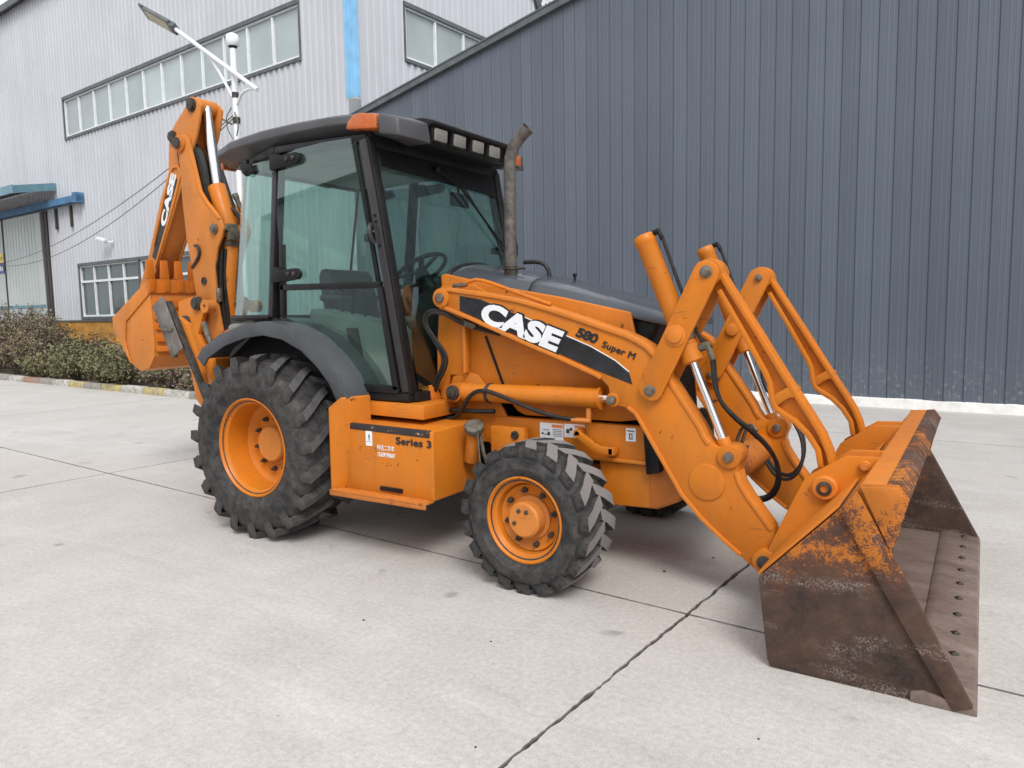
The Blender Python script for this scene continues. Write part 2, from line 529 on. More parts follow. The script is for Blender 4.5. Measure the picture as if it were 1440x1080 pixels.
# side profiles of the machine in metres (x forward, z up), measured from the machine
PR = {
    'ARM': [(1.243, 1.632), (1.272, 1.654), (1.356, 1.664), (1.502, 1.642), (1.684, 1.616), (1.868, 1.582), (2.049, 1.534), (2.231, 1.479), (2.406, 1.423), (2.532, 1.384), (2.602, 1.353), (2.655, 1.323), (2.699, 1.279), (2.738, 1.215), (2.778, 1.156), (2.863, 1.033), (2.951, 0.908), (2.978, 0.854), (3.004, 0.819), (3.041, 0.804), (3.077, 0.807), (3.113, 0.821), (3.142, 0.816), (3.164, 0.789), (3.164, 0.756), (3.15, 0.729), (3.144, 0.685), (3.162, 0.628), (3.205, 0.56), (3.266, 0.481), (3.322, 0.409), (3.333, 0.371), (3.331, 0.305), (3.311, 0.247), (3.284, 0.206), (3.256, 0.19), (3.221, 0.202), (3.156, 0.251), (3.053, 0.328), (2.951, 0.415), (2.843, 0.531), (2.788, 0.621), (2.687, 0.782), (2.626, 0.882), (2.585, 0.945), (2.54, 0.977), (2.489, 0.986), (2.455, 0.996), (2.438, 1.039), (2.426, 1.094), (2.387, 1.128), (2.352, 1.147), (2.101, 1.245), (1.902, 1.316), (1.669, 1.404), (1.497, 1.469), (1.33, 1.528), (1.264, 1.565), (1.236, 1.597)],
    'BAND': [(1.429, 1.614), (1.583, 1.589), (1.884, 1.479), (2.17, 1.367), (2.321, 1.309), (2.471, 1.233), (2.551, 1.173), (2.571, 1.108), (2.355, 1.179), (2.104, 1.274), (1.673, 1.43), (1.427, 1.523)],
    'TILT': [(2.936, 1.691), (2.943, 1.733), (2.987, 1.752), (3.038, 1.722), (3.063, 1.678), (3.103, 1.614), (3.244, 1.392), (3.378, 1.176), (3.489, 1.006), (3.548, 0.91), (3.581, 0.831), (3.602, 0.744), (3.597, 0.675), (3.561, 0.62), (3.515, 0.639), (3.517, 0.736), (3.502, 0.821), (3.455, 0.893), (3.395, 0.951), (3.335, 0.986), (3.301, 1.012), (3.283, 1.057), (3.272, 1.134), (3.251, 1.182), (3.141, 1.381), (3.017, 1.595)],
    'EAR': [(3.27, 0.213), (3.284, 0.259), (3.32, 0.355), (3.4, 0.541), (3.472, 0.7), (3.557, 0.76), (3.648, 0.82), (3.8, 0.827), (3.756, 0.7), (3.701, 0.647), (3.645, 0.59), (3.5, 0.471), (3.385, 0.304), (3.342, 0.243), (3.305, 0.208)],
    'CHEEK': [(4.192, -0.006), (4.181, -0.006), (3.457, 0.005), (3.445, 0.03), (3.402, 0.381), (3.71, 0.712), (3.775, 0.797), (3.781, 0.823), (3.916, 0.833), (3.954, 0.782), (3.902, 0.565), (4.186, 0.026)],
    'CHKBAND': [(3.711, 0.715), (3.776, 0.799), (3.903, 0.568), (4.186, 0.031), (4.122, 0.001), (3.927, 0.331)],
    'BOOM': [(-1.95, 3.079), (-1.895, 3.108), (-1.812, 3.115), (-1.755, 3.076), (-1.724, 2.976), (-1.686, 2.851), (-1.649, 2.714), (-1.62, 2.602), (-1.55, 2.511), (-1.46, 2.425), (-1.371, 2.339), (-1.34, 2.265), (-1.365, 2.195), (-1.43, 2.109), (-1.483, 1.948), (-1.485, 1.71), (-1.461, 1.543), (-1.426, 1.383), (-1.567, 1.233), (-1.716, 1.256), (-1.749, 1.547), (-1.772, 1.736), (-1.818, 2.014), (-1.861, 2.204), (-1.889, 2.554), (-1.893, 2.82), (-1.91, 2.957), (-1.967, 3.019)],
    'DIPPER': [(-1.732, 3.428), (-1.646, 3.39), (-1.592, 3.334), (-1.622, 3.226), (-1.673, 3.102), (-1.757, 2.962), (-1.854, 2.802), (-2.002, 2.569), (-2.22, 2.236), (-2.434, 1.902), (-2.583, 1.693), (-2.702, 1.682), (-2.673, 1.83), (-2.504, 2.09), (-2.259, 2.593), (-2.117, 2.8), (-2.08, 3.059), (-2.048, 3.154), (-1.989, 3.219), (-1.766, 3.386)],
    'HOEBKT': [(-2.275, 1.852), (-2.255, 1.729), (-2.247, 1.51), (-2.237, 1.296), (-2.252, 1.153), (-2.342, 1.046), (-2.482, 1.015), (-2.625, 1.085), (-2.728, 1.218), (-2.866, 1.367), (-2.884, 1.516)],
    'HOEBAND': [(-2.267, 1.851), (-2.259, 1.723), (-2.652, 1.481), (-2.686, 1.293), (-2.617, 1.086), (-2.719, 1.219), (-2.857, 1.367), (-2.875, 1.516)],
    'SUPPORT': [(-1.944, 1.652), (-1.692, 1.697), (-1.567, 1.644), (-1.586, 1.545), (-1.684, 1.359), (-1.531, 1.172), (-1.446, 0.8), (-1.582, 0.603), (-1.768, 0.784), (-1.838, 1.135), (-1.942, 1.358)],
    'FENDER': [(-0.671, 1.216), (-0.606, 1.285), (-0.395, 1.388), (-0.158, 1.452), (0.064, 1.475), (0.273, 1.445), (0.47, 1.366), (0.625, 1.254), (0.744, 1.135), (0.828, 0.991)],
    'p_lowcyl': [(1.365, 1.011)],
    'p_lowrod': [(2.454, 1.019)],
    'p_linkb': [(2.687, 1.084)],
    'p_linkt': [(2.984, 1.694)],
    'p_trun': [(2.826, 1.374)],
    'p_tiltpin': [(3.1, 0.761)],
    'p_tube': [(2.984, 0.616)],
    'p_ear': [(3.564, 0.665)],
    'p_ear2': [(3.73, 0.781)],
    'p_pivot': [(1.292, 1.604)],
    'c_top': [(2.612, 1.901)],
    'c_bot': [(2.889, 1.23)],
    'c_rod': [(3.084, 0.75)],
    'p_boompin': [(-1.866, 3.041)],
    'p_dip2': [(-2.012, 3.123)],
    'p_diptop': [(-1.712, 3.352)],
    'p_boom2': [(-1.451, 2.267)],
    'p_hole': [(-1.638, 1.826)],
    'p_hook': [(-1.706, 2.07)],
    'dc_bot': [(-1.626, 2.301)],
    'dc_mid': [(-1.703, 2.669)],
    'bc_t': [(-1.32, 2.258)],
    'bc_b': [(-1.449, 1.418)],
    's_pin1': [(-1.555, 1.631)],
    's_pin2': [(-1.732, 1.462)],
    'ex0': [(1.604, 1.72)],
    'ex1': [(1.613, 2.394)],
    'ex2': [(1.636, 2.513)],
    'ex3': [(1.732, 2.63)],
    'st0': [(-1.105, 1.633)],
    'st1': [(-0.672, 0.887)],
    'st2': [(-1.28, 1.637)],
    'st3': [(-1.048, 1.222)],
    'hand': [(2.459, 0.832)],
    'cap': [(1.67, 0.854)],
    'bracket': [(1.677, 0.769)],
}

# ================================================================== the yard
def concrete():
    t = NT('yard_concrete')
    geo = t.n.new('ShaderNodeNewGeometry')
    def nz(scale, detail, rough, stretch=(1, 1, 1), dist=0.0):
        mp = t.n.new('ShaderNodeMapping')
        mp.inputs['Scale'].default_value = stretch
        t.link(geo.outputs['Position'], mp.inputs['Vector'])
        x = t.n.new('ShaderNodeTexNoise')
        x.inputs['Scale'].default_value = scale
        x.inputs['Detail'].default_value = detail
        x.inputs['Roughness'].default_value = rough
        x.inputs['Distortion'].default_value = dist
        t.link(mp.outputs[0], x.inputs['Vector'])
        return x.outputs[0]
    c = t.ramp(nz(.38, 7, .62, dist=.6), [(.30, (.412, .382, .356)), (.52, (.512, .482, .454)), (.74, (.592, .564, .538))])
    blot = t.ramp(nz(1.7, 8, .72, (1, .6, 1), .8), [(.44, 0.0), (.70, .85)])
    c = t.mix(blot, c, (.315, .290, .272))
    patch = t.ramp(nz(.75, 5, .6, (1.3, .8, 1), .4), [(.50, 0.0), (.64, .50)])
    c = t.mix(patch, c, (.385, .360, .342))
    pale = t.ramp(nz(1.1, 7, .7, (.35, 1.6, 1), 1.2), [(.52, 0.0), (.74, .7)])
    c = t.mix(pale, c, (.72, .705, .685))
    swirl = t.ramp(nz(6.5, 9, .78, (.5, 2.0, 1), 1.8), [(.38, 0.0), (.68, .55)])
    c = t.mix(swirl, c, (.33, .31, .29))
    fine = nz(160, 3, .65)
    c = t.mix(.42, c, t.ramp(fine, [(.3, (.22, .205, .19)), (.7, (.70, .67, .64))]))
    c = t.mix(.26, c, t.ramp(nz(38, 5, .7), [(.32, (.24, .22, .205)), (.68, (.70, .67, .64))]))
    vo = t.n.new('ShaderNodeTexVoronoi')                  # hairline cracks
    vo.feature = 'DISTANCE_TO_EDGE'
    vo.inputs['Scale'].default_value = .42
    wob = t.n.new('ShaderNodeTexNoise')
    wob.inputs['Scale'].default_value = 2.6
    wob.inputs['Detail'].default_value = 8
    t.link(geo.outputs['Position'], wob.inputs['Vector'])
    va = t.n.new('ShaderNodeVectorMath')
    va.operation = 'MULTIPLY_ADD'
    va.inputs[1].default_value = (.55, .55, .55)
    t.link(wob.outputs[1], va.inputs[0])
    t.link(geo.outputs['Position'], va.inputs[2])
    t.link(va.outputs[0], vo.inputs['Vector'])
    hair = t.math('MULTIPLY', t.ramp(vo.outputs[0], [(0.0, .22), (.0030, 0.0)]), t.ramp(nz(.5, 3, .5), [(.52, 0.0), (.60, 1.0)]))
    c = t.mix(hair, c, (.16, .148, .138))
    rub = t.ramp(nz(1.3, 6, .6, (.10, 1.5, 1), .35), [(.60, 0.0), (.72, .34)])
    c = t.mix(rub, c, (.265, .25, .24))
    spot = t.ramp(nz(3.1, 2, .4), [(.715, 0.0), (.755, .45)])
    c = t.mix(spot, c, (.13, .12, .115))
    pit = t.ramp(nz(11, 2, .5), [(.765, 0.0), (.785, .7)])
    c = t.mix(pit, c, (.17, .155, .145))
    t.bump(t.math('ADD', fine, t.math('MULTIPLY', nz(24, 5, .6), .6)), .22, .006)
    return t.set(c, t.ramp(nz(2.2, 5, .6), [(.3, .62), (.7, .86)]))


M['concrete'] = concrete()
M['earth'] = simple('joint_earth', (0.19, 0.178, 0.165), 0.95, 0, 0.3, 9, 0.3)
M['joint_dirt'] = simple('joint_dirt', (0.135, 0.123, 0.115), 0.95, 0, 0.5, 14)
M['soil'] = simple('bed_soil', (0.075, 0.052, 0.038), 0.95, 0, 0.4, 5, 0.5)

m = MB()
m.add([S(-300, -260, -.03), S(300, -260, -.03), S(300, 340, -.03), S(-300, 340, -.03)], [(0, 1, 2, 3)])
ground = tag(m.build('ground', M['earth']), kind='structure')
rng = random.Random(3)
UJ = [-39.0, -33.0, -27.0, -21.0, -15.0, -9.0, -3.0, 3.03, 9.05, 15.1, 21.1]
VJ = [-24.6, -18.6, -12.6, -6.6, -0.60, 5.4, 8.30]
GU = {3.03: .0042, -3.0: .0045}


def jag(a, b, n, amp):
    """one broken slab edge as parameter/offset pairs"""
    out = []
    off = 0.0
    for i in range(n + 1):
        off = off * .66 + rng.uniform(-amp, amp)
        out.append((a + (b - a) * i / n, off))
    return out


for i in range(len(UJ) - 1):
    for j in range(len(VJ) - 1):
        u0, u1, v0, v1 = UJ[i], UJ[i + 1], VJ[j], VJ[j + 1]
        near = -10 < u0 < 10 and -7 < v0 < 6
        n = 240 if near else 4
        gl, gr = GU.get(u0, .005), GU.get(u1, .005)
        vb, vt = v0 + .0045, v1 - .0045
        a = .0042 if near else 0
        bot = [(u, vb + o * .5) for u, o in jag(u0 + gl, u1 - gr, n, a * .55)]
        rgt = [(u1 - gr + o * (1.15 if gr < .00425 else .8), v) for v, o in jag(vb, vt, n, a)]
        top = [(u, vt + o * .5) for u, o in jag(u1 - gr, u0 + gl, n, a * .55)]
        lft = [(u0 + gl + o * (1.15 if gl < .00425 else .8), v) for v, o in jag(vt, vb, n, a)]
        loop = bot[:-1] + rgt[:-1] + top[:-1] + lft[:-1]
        cu, cv = (u0 + u1) / 2, (v0 + v1) / 2
        k = len(loop)
        outer = [S(u, v, -.005) for u, v in loop]
        inner = [S(cu + (u - cu) * (1 - .004 / 3), cv + (v - cv) * (1 - .004 / 3), 0) for u, v in loop]
        skirt = [S(u, v, -.03) for u, v in loop]
        mb = MB()
        fs = [tuple(range(k, 2 * k))]
        fs += [(q, (q + 1) % k, (q + 1) % k + k, q + k) for q in range(k)]
        fs += [(q + 2 * k, (q + 1) % k + 2 * k, (q + 1) % k, q) for q in range(k)]
        mb.add(outer + inner + skirt, fs)
        o = mb.build('slab', M['concrete'], ground, angle=20)
        o.data.materials.append(M['joint_dirt'])
        for p in o.data.polygons:
            if len(p.vertices) == 4 and p.normal.z < .97:
                p.material_index = 1

# a few crumbs of stone lying about
pm = MB()
pm.lathe([(0, 0), (.010, .003), (.012, .008), (.007, .013), (0, .015)], (0, 0, 0), (0, 0, 1), 7)
pme = pm.mesh('pebble')
for x, y, sc in ((3.06, -2.65, .9), (2.72, -2.30, .6), (2.30, -1.58, .7), (2.66, -.32, 1.2), (2.83, .05, 1.0), (1.62, -1.70, .8), (3.55, -1.75, .6)):
    o = put('pebble', pme, M['soil'], loc=(x, y, -.001), rot=(0, 0, x * 7))
    o.scale = (sc * .62, sc * .8, sc * .6)
    tag(o, 'tiny dark stone crumb lying loose on the pale concrete', 'pebble', 'stone crumbs on the concrete')

# ---------------------------------------------------------------- planting bed with painted kerb
m = MB()
bed = [(-46, 3.35), (-7.6, 3.60), (-6.9, 4.2), (-6.9, 8.0), (-9.6, 8.9), (-46, 8.9)]
m.slab([S(u, v, -.02) for u, v in bed], (0, 0, .09))
tag(m.build('planting_bed', M['soil']), kind='structure')


def kerb_mat(name, c):
    t = NT(name)
    n = t.ramp(t.noise(9, 8, .72), [(.46, 0.0), (.60, .85)])
    cc = t.mix(n, c, (.24, .225, .20))
    cc = t.mix(t.ramp(t.noise(4, 6, .7), [(.55, 0.0), (.70, .8)]), cc, (.085, .085, .07))
    t.bump(t.noise(30, 6, .7), .5, .01)
    return t.set(cc, .85)


KM = [kerb_mat('kerb_yellow_paint', (.46, .38, .15)), kerb_mat('kerb_white_paint', (.50, .48, .44)), kerb_mat('kerb_bare_stone', (.30, .28, .25)), kerb_mat('kerb_red_paint', (.38, .20, .14))]
kb = bpy.data.objects.new('kerb', None)
col.objects.link(kb)
tag(kb, kind='structure')
u = -7.65
k = 0
while u > -40:
    L = rng.uniform(.74, .92) if u > -18 else 1.0
    pat = [2, 1, 0, 1, 0, 2, 0, 1, 2, 3, 1, 2][k % 12]
    v = 3.25 + (u + 46) * .0065
    h = .125 + rng.uniform(-.015, .012)
    dv = rng.uniform(-.02, .02)
    mb = MB()
    q = lambda z, e: [S(u - L + .012 + e, v + dv - .10 + e, z), S(u - .012 - e, v + dv - .10 + e + .006, z), S(u - .012 - e, v + dv + .10, z), S(u - L + .012 + e, v + dv + .10, z)]
    mb.hexa(q(-.02, 0), q(h, .012))
    mb.build('kerb_stone', KM[pat], kb, .018, 2)
    u -= L
    k += 1

# ---------------------------------------------------------------- shrubs along the hall
def leafmat(name, a, b):
    t = NT(name)
    oi = t.n.new('ShaderNodeObjectInfo')
    n = t.noise(6, 3)
    t.set(t.ramp(n, [(.3, a), (.7, b)]), .7)
    return t.m


LM = {'green': leafmat('dull_green_leaf', (.070, .085, .028), (.14, .155, .055)), 'brown': leafmat('dry_brown_leaf', (.13, .092, .065), (.26, .195, .14)), 'red': leafmat('reddish_twig_leaf', (.10, .062, .056), (.19, .12, .105)),
      'olive': leafmat('olive_leaf', (.12, .115, .040), (.22, .20, .085))}
M['twig'] = simple('shrub_twig', (.10, .078, .062), .85, 0, .3, 10)


def shrub(name, u, v, h, w, kinds, label, nl, seed, group):
    rg = random.Random(seed)
    base = S(u, v, .05)
    root = thing(name, label, 'shrub', tuple(base), 0, group)
    st = MB()
    tips = []
    for i in range(34):
        a = rg.uniform(0, 2 * math.pi)
        lean = rg.uniform(.1, 1.0)
        top = Vector((math.cos(a) * w * lean * .5, math.sin(a) * w * lean * .40, h * rg.uniform(.55, 1.05) * (1.1 - .35 * lean)))
        p0 = Vector((math.cos(a) * .08, math.sin(a) * .08, 0))
        mid = p0.lerp(top, .5) + Vector((rg.uniform(-.1, .1), rg.uniform(-.1, .1), .08))
        pts = [base + p0, base + mid, base + top]
        st.tube(pts, [.010, .007, .003], 4, caps=False)
        tips.append((mid, top))
        for j in range(5):
            q = p0.lerp(top, rg.uniform(.35, .95))
            e = q + Vector((rg.uniform(-.28, .28), rg.uniform(-.28, .28), rg.uniform(.02, .30)))
            st.tube([base + q, base + e], [.005, .002], 3, caps=False)
            tips.append((q, e))
    st.build('stem', M['twig'], root)
    per = {k: MB() for k in kinds}
    for i in range(nl):
        a, b = rg.choice(tips)
        p = a.lerp(b, rg.uniform(-.25, 1.08)) + Vector((rg.gauss(0, .06), rg.gauss(0, .06), rg.gauss(0, .05)))
        if p.z < .02:
            continue
        s = rg.uniform(.014, .040)
        d = Vector((rg.gauss(0, 1), rg.gauss(0, 1), rg.gauss(0, .8))).normalized()
        e = d.orthogonal().normalized()
        c = base + p
        mbb = per[rg.choice(kinds)]
        mbb.add([c - d * s * 1.4, c + e * s * .6, c + d * s * 1.4, c - e * s * .6], [(0, 1, 2, 3)])
    for k, mbb in per.items():
        me = bpy.data.meshes.new('foliage')
        me.from_pydata([tuple(x) for x in mbb.v], [], mbb.f)
        put('foliage', me, LM[k], root)
    return root


brown_lab = 'leggy brown half-dry shrub in the planting bed along the pale hall'
green_lab = 'dense dull green shrub in the planting bed by the hall window'
uu = -7.3
idx = 0
spots = []
for row, (v, h) in enumerate(((3.85, .80), (4.55, 1.22), (5.5, 1.52), (6.6, 1.75))):
    u = -7.5 - row * .5
    while u > (-24 if row < 2 else -30):
        spots.append((u, v + rng.uniform(-.15, .15), h * rng.uniform(.86, 1.14), rng.uniform(1.35, 1.8)))
        u -= rng.uniform(1.15, 1.5)
for i, (u, v, h, w) in enumerate(spots):
    if u > 4.48 - 2.5 * (v + 3.96):             # lower planting in front of the windows
        h = min(h, rng.uniform(.80, 1.0))
        if v > 6:
            continue
    near = v < 4.6
    if -16.5 < u < -11.0:
        shrub('green_shrub', u, v, h * .92, w, ['green', 'green', 'olive', 'brown'], green_lab, 1900 if near else 1600, 50 + i, 'green shrubs in the bed')
    elif u >= -11.0:
        shrub('red_twigged_shrub', u, v, h * .72, w, ['red', 'brown', 'green'], 'low reddish twiggy shrub in the planting bed behind the digging bucket', 1700 if near else 1400, 50 + i, 'reddish low shrubs in the bed')
    else:
        shrub('dry_shrub', u, v, h * 1.12, w, ['brown', 'brown', 'red', 'olive', 'green'], brown_lab, 1800 if near else 1600, 50 + i, 'dry shrubs in the bed')

# ================================================================== pale corrugated hall
def cladding(name, c, streak=.25, rough=.5):
    t = NT(name)
    n = t.ramp(t.noise(.5, 6, .6), [(.3, 0.0), (.7, 1.0)])
    cc = t.mix(n, tuple(x * .93 for x in c), tuple(min(1, x * 1.05) for x in c))
    st = t.ramp(t.noise(2.2, 6, .65, (1, 1, .05)), [(.5, 0.0), (.8, streak)])
    cc = t.mix(st, cc, tuple(x * .62 for x in c))
    oi = t.n.new('ShaderNodeObjectInfo')
    cc = t.mix(1.0, cc, t.ramp(oi.outputs['Random'], [(0.0, .90), (1.0, 1.07)]), 'MULTIPLY')
    spl = t.math('MULTIPLY', t.ramp(t.height(.1, 1.0), [(0.0, 1.0), (1.0, 0.0)]), t.ramp(t.noise(14, 8, .75), [(.54, 0.0), (.66, .6)]))
    cc = t.mix(spl, cc, (.34, .33, .31))
    t.bump(t.noise(3, 3), .08, .01)
    return t.set(cc, rough)


M['clad_pale'] = cladding('pale_corrugated_cladding', (.520, .535, .570), .34)
M['clad_dark'] = cladding('slate_grey_cladding', (.092, .110, .138), .30, .30)
M['blue_trim'] = simple('sky_blue_trim', (.21, .46, .70), .5, 0, .15, 3)
M['blue_beam'] = simple('weathered_blue_beam', (.075, .185, .33), .55, 0, .25, 3)
M['canopy_blue'] = simple('faded_blue_canopy', (.13, .25, .31), .55, 0, .2, 3)
M['alu'] = simple('white_window_frame', (.70, .72, .73), .42, 0, .08, 6)
M['dark_flash'] = simple('dark_flashing', (.10, .11, .115), .5, .2, .25, 4)
M['ochre'] = simple('ochre_painted_plinth', (.46, .22, .035), .8, 0, .35, 2.5, .2)
M['door_sheet'] = cladding('pale_green_door_sheet', (.46, .50, .49), .25)
M['mortar_white'] = simple('whitewashed_plinth', (.74, .73, .70), .85, 0, .12, 7, .5)


def pane_mat(name, c, rough):
    t = NT(name)
    n = t.noise(.6, 3)
    t.b.inputs['Specular IOR Level'].default_value = .8
    oi = t.n.new('ShaderNodeObjectInfo')
    cc = t.ramp(n, [(.3, tuple(x * .85 for x in c)), (.7, tuple(x * 1.1 for x in c))])
    return t.set(t.mix(1.0, cc, t.ramp(oi.outputs['Random'], [(0.0, .72), (1.0, 1.12)]), 'MULTIPLY'), rough)


M['pane_pale'] = pane_mat('milky_window_pane', (.36, .415, .43), .22)
M['pane_dark'] = pane_mat('dark_window_pane', (.055, .085, .085), .08)
HALL = thing('pale_hall', 'tall pale grey corrugated metal factory hall with long window bands', 'building', tuple(S(-20, 9.0)), SITE)
PER = .25


def rib_profile(u0, u1, v, sgn):
    """trapezoid sheet: (u, v) pairs"""
    out = []
    k0 = math.floor(u0 / PER) - 1
    pts = []
    k = k0
    while k * PER < u1 + PER:
        b = k * PER
        for f, d in ((0, 0), (.46, 0), (.54, .036), (.92, .036)):
            pts.append((b + f * PER, d))
        k += 1
    def at(u):
        for (a, da), (b, db) in zip(pts, pts[1:]):
            if a <= u <= b:
                return da + (db - da) * (u - a) / (b - a)
        return 0
    us = [u0] + [p for p, _ in pts if u0 < p < u1] + [u1]
    return [(u, v + sgn * at(u)) for u in us]


def sheet(mb, axis, fixed, sgn, a0, a1, z0, z1, ztop=None):
    pr = rib_profile(a0, a1, fixed, sgn)
    vs, fs = [], []
    for a, f in pr:
        zt = ztop(a) if ztop else z1
        for z in (z0, zt):
            vs.append(S(a, f, z) if axis == 'u' else S(f, a, z))
    for i in range(len(pr) - 1):
        fs.append((2 * i, 2 * i + 2, 2 * i + 3, 2 * i + 1))
    mb.add(vs, fs)


def wall_with_holes(mb, axis, fixed, sgn, a0, a1, z0, z1, holes):
    cuts = sorted({a0, a1} | {h[0] for h in holes} | {h[1] for h in holes})
    for a, b in zip(cuts, cuts[1:]):
        spans = sorted((h[2], h[3]) for h in holes if h[0] <= a + 1e-6 and h[1] >= b - 1e-6)
        z = z0
        for s0, s1 in spans:
            if s0 > z:
                sheet(mb, axis, fixed, sgn, a, b, z, s0)
            z = s1
        if z < z1:
            sheet(mb, axis, fixed, sgn, a, b, z, z1)


VA, UC = 9.0, -9.82
ZR = 13.78
m = MB()
holesA = [(-25.72, -11.92, 8.22, 9.56), (-25.42, -16.6, 1.58, 3.46), (-36.3, -28.25, 0, 5.75)]
wall_with_holes(m, 'u', VA, -1, -60, UC - .02, 1.45, ZR, holesA)
m.build('wall', M['clad_pale'], HALL, angle=20)
m = MB()
holesB = [(10.70, 17.9, 8.18, 9.50)]
wall_with_holes(m, 'v', UC, 1, VA + .02, 34, 0, 15.6, holesB)
m.build('wall', M['clad_pale'], HALL, angle=20)
m = MB()
sbox(m, -60, -28.25 - 8.05, VA - .02, VA + .2, 0, 1.45)
sbox(m, -28.25, UC - .05, VA - .02, VA + .2, 0, 1.45)
m.build('plinth', M['ochre'], HALL)
m = MB()
sbox(m, -22.9, -16.9, VA - .03, VA - .021, 0, 1.41)
m.build('painted_patch', simple('bright_yellow_plinth', (.62, .36, .04), .75, 0, .3, 2), HALL)
m = MB()
sbox(m, -28.2, UC - .05, VA - .06, VA - .005, 1.40, 1.46)
m.build('drip_flashing', M['dark_flash'], HALL)
m = MB()
m.slab([S(-60, VA - .25, ZR), S(UC + .1, VA - .25, ZR), S(UC + .1, 34, ZR + 3.2), S(-60, 34, ZR + 3.2)], (0, 0, .12))
rf = m.build('roof', M['dark_flash'], HALL)
m = MB()
sbox(m, -60, UC + .1, VA - .30, VA - .255, ZR - .10, ZR + .14)
m.build('gutter', M['dark_flash'], rf)
m = MB()
sbox(m, -60, UC - .5, VA + .40, VA + .45, 0, ZR)
sbox(m, UC - .5, UC - .45, VA + .6, 33, 0, ZR)
m.build('inner_lining', M['black'], HALL)
# blue corner trim
m = MB()
m.add([S(UC - .36, VA - .045, 6.85), S(UC + .045, VA - .045, 6.85), S(UC + .045, VA + .06, 6.85), S(UC - .36, VA + .06, 6.85),
       S(UC - .36, VA - .045, ZR), S(UC + .045, VA - .045, ZR), S(UC + .045, VA + .06, ZR), S(UC - .36, VA + .06, ZR)],
      [(3, 2, 1, 0), (4, 5, 6, 7), (0, 1, 5, 4), (1, 2, 6, 5), (2, 3, 7, 6), (3, 0, 4, 7)])
for du in (-.24, -.12):
    sbox(m, UC + du, UC + du + .02, VA - .058, VA - .0455, 6.86, ZR - .01)
m.build('corner_trim', M['blue_trim'], HALL)
m = MB()
sbox(m, UC - .34, UC + .035, VA - .04, VA + .06, 1.45, 6.849)
m.build('corner_trim', M['clad_pale'], HALL)


def window_band(axis, fixed, sgn, a0, a1, z0, z1, n, name='window', transom=None, mat='pane_pale'):
    """one window: pane, white frame and mullions, dark head and sill flashing"""
    def bx(mb, p, q, d0, d1, za, zb):
        lo, hi = sorted((fixed + sgn * d0, fixed + sgn * d1))
        if axis == 'u':
            sbox(mb, p, q, lo, hi, za, zb)
        else:
            sbox(mb, lo, hi, p, q, za, zb)
    mb = MB()
    bx(mb, a0 - .06, a1 + .06, -.08, .075, z1, z1 + .11)
    bx(mb, a0 - .06, a1 + .06, -.08, .070, z0 - .09, z0)
    bx(mb, a0 - .06, a0, -.08, .065, z0 + .001, z1 - .001)
    bx(mb, a1, a1 + .06, -.08, .065, z0 + .001, z1 - .001)
    w = mb.build(name, M['dark_flash'], HALL)
    mb = MB()
    fr = .065
    bx(mb, a0 + .001, a1 - .001, -.06, .02, z0 + .001, z0 + fr)
    bx(mb, a0 + .001, a1 - .001, -.06, .02, z1 - fr * .7, z1 - .001)
    bx(mb, a0 + .001, a0 + fr, -.06, .018, z0 + fr + .001, z1 - fr * .7 - .001)
    bx(mb, a1 - fr, a1 - .001, -.06, .018, z0 + fr + .001, z1 - fr * .7 - .001)
    mb.build('frame', M['alu'], w)
    for i in range(n):
        pa, pb = a0 + (a1 - a0) * i / n, a0 + (a1 - a0) * (i + 1) / n
        if i:
            mb = MB()
            bx(mb, pa - .032, pa + .032, -.058, .022, z0 + fr + .002, z1 - fr)
            mb.build('mullion', M['alu'], w)
        zz = [(z0 + .02, z1 - .02)] if transom is None else [(z0 + .02, transom), (transom, z1 - .02)]
        for za, zb in zz:
            mb = MB()
            tilt = rng.uniform(-.004, .004)
            bx(mb, pa + .005, pb - .005, -.050 + tilt, -.042 + tilt, za, zb)
            mb.build('pane', M[mat], w)
    if transom is not None:
        mb = MB()
        bx(mb, a0 + fr, a1 - fr, -.058, .024, transom - .04, transom + .04)
        mb.build('transom', M['alu'], w)
    return w


window_band('u', VA, -1, -25.72, -11.92, 8.22, 9.56, 12)
window_band('v', UC, 1, 10.70, 17.9, 8.18, 9.50, 6)
window_band('u', VA, -1, -25.42, -21.0, 1.58, 3.46, 4, transom=2.88, mat='pane_dark')
window_band('u', VA, -1, -20.9, -16.6, 1.58, 3.46, 4, transom=2.88, mat='pane_dark')
# round ventilator and louvred vent high on the gable side
m = MB()
c = S(UC + .06, 17.25, 11.75)
m.lathe([(.72, 0), (.74, .10), (.60, .16), (.52, .10), (.50, 0)], c, UX, 32, caps=False)
vr = m.build('fan_ring', M['dark_flash'], HALL)
m = MB()
for k in range(6):
    a = k * math.pi / 3
    d = VX * math.cos(a) + Vector((0, 0, 1)) * math.sin(a)
    m.bar(c + UX * .03, c + UX * .03 + d * .52, .16, .015, UX)
m.build('fan_blade', M['alu'], vr)
m = MB()
for za, zb, va, vb in ((11.2, 11.28, 18.0, 19.9), (13.1, 13.18, 18.0, 19.9)):
    sbox(m, UC + .03, UC + .14, va, vb, za, zb)
for va in (18.0, 18.92, 19.82):
    sbox(m, UC + .03, UC + .135, va, va + .08, 11.281, 13.099)
lv = m.build('louvre_vent', M['alu'], HALL)
for k in range(12):
    m = MB()
    z = 11.36 + k * .145
    m.hexa([S(UC + .04, 18.08, z), S(UC + .13, 18.08, z - .05), S(UC + .13, 19.82, z - .05), S(UC + .04, 19.82, z)], [S(UC + .04, 18.08, z + .03), S(UC + .13, 18.08, z - .02), S(UC + .13, 19.82, z - .02), S(UC + .04, 19.82, z + .03)])
    m.build('slat', M['dark_flash'], lv)
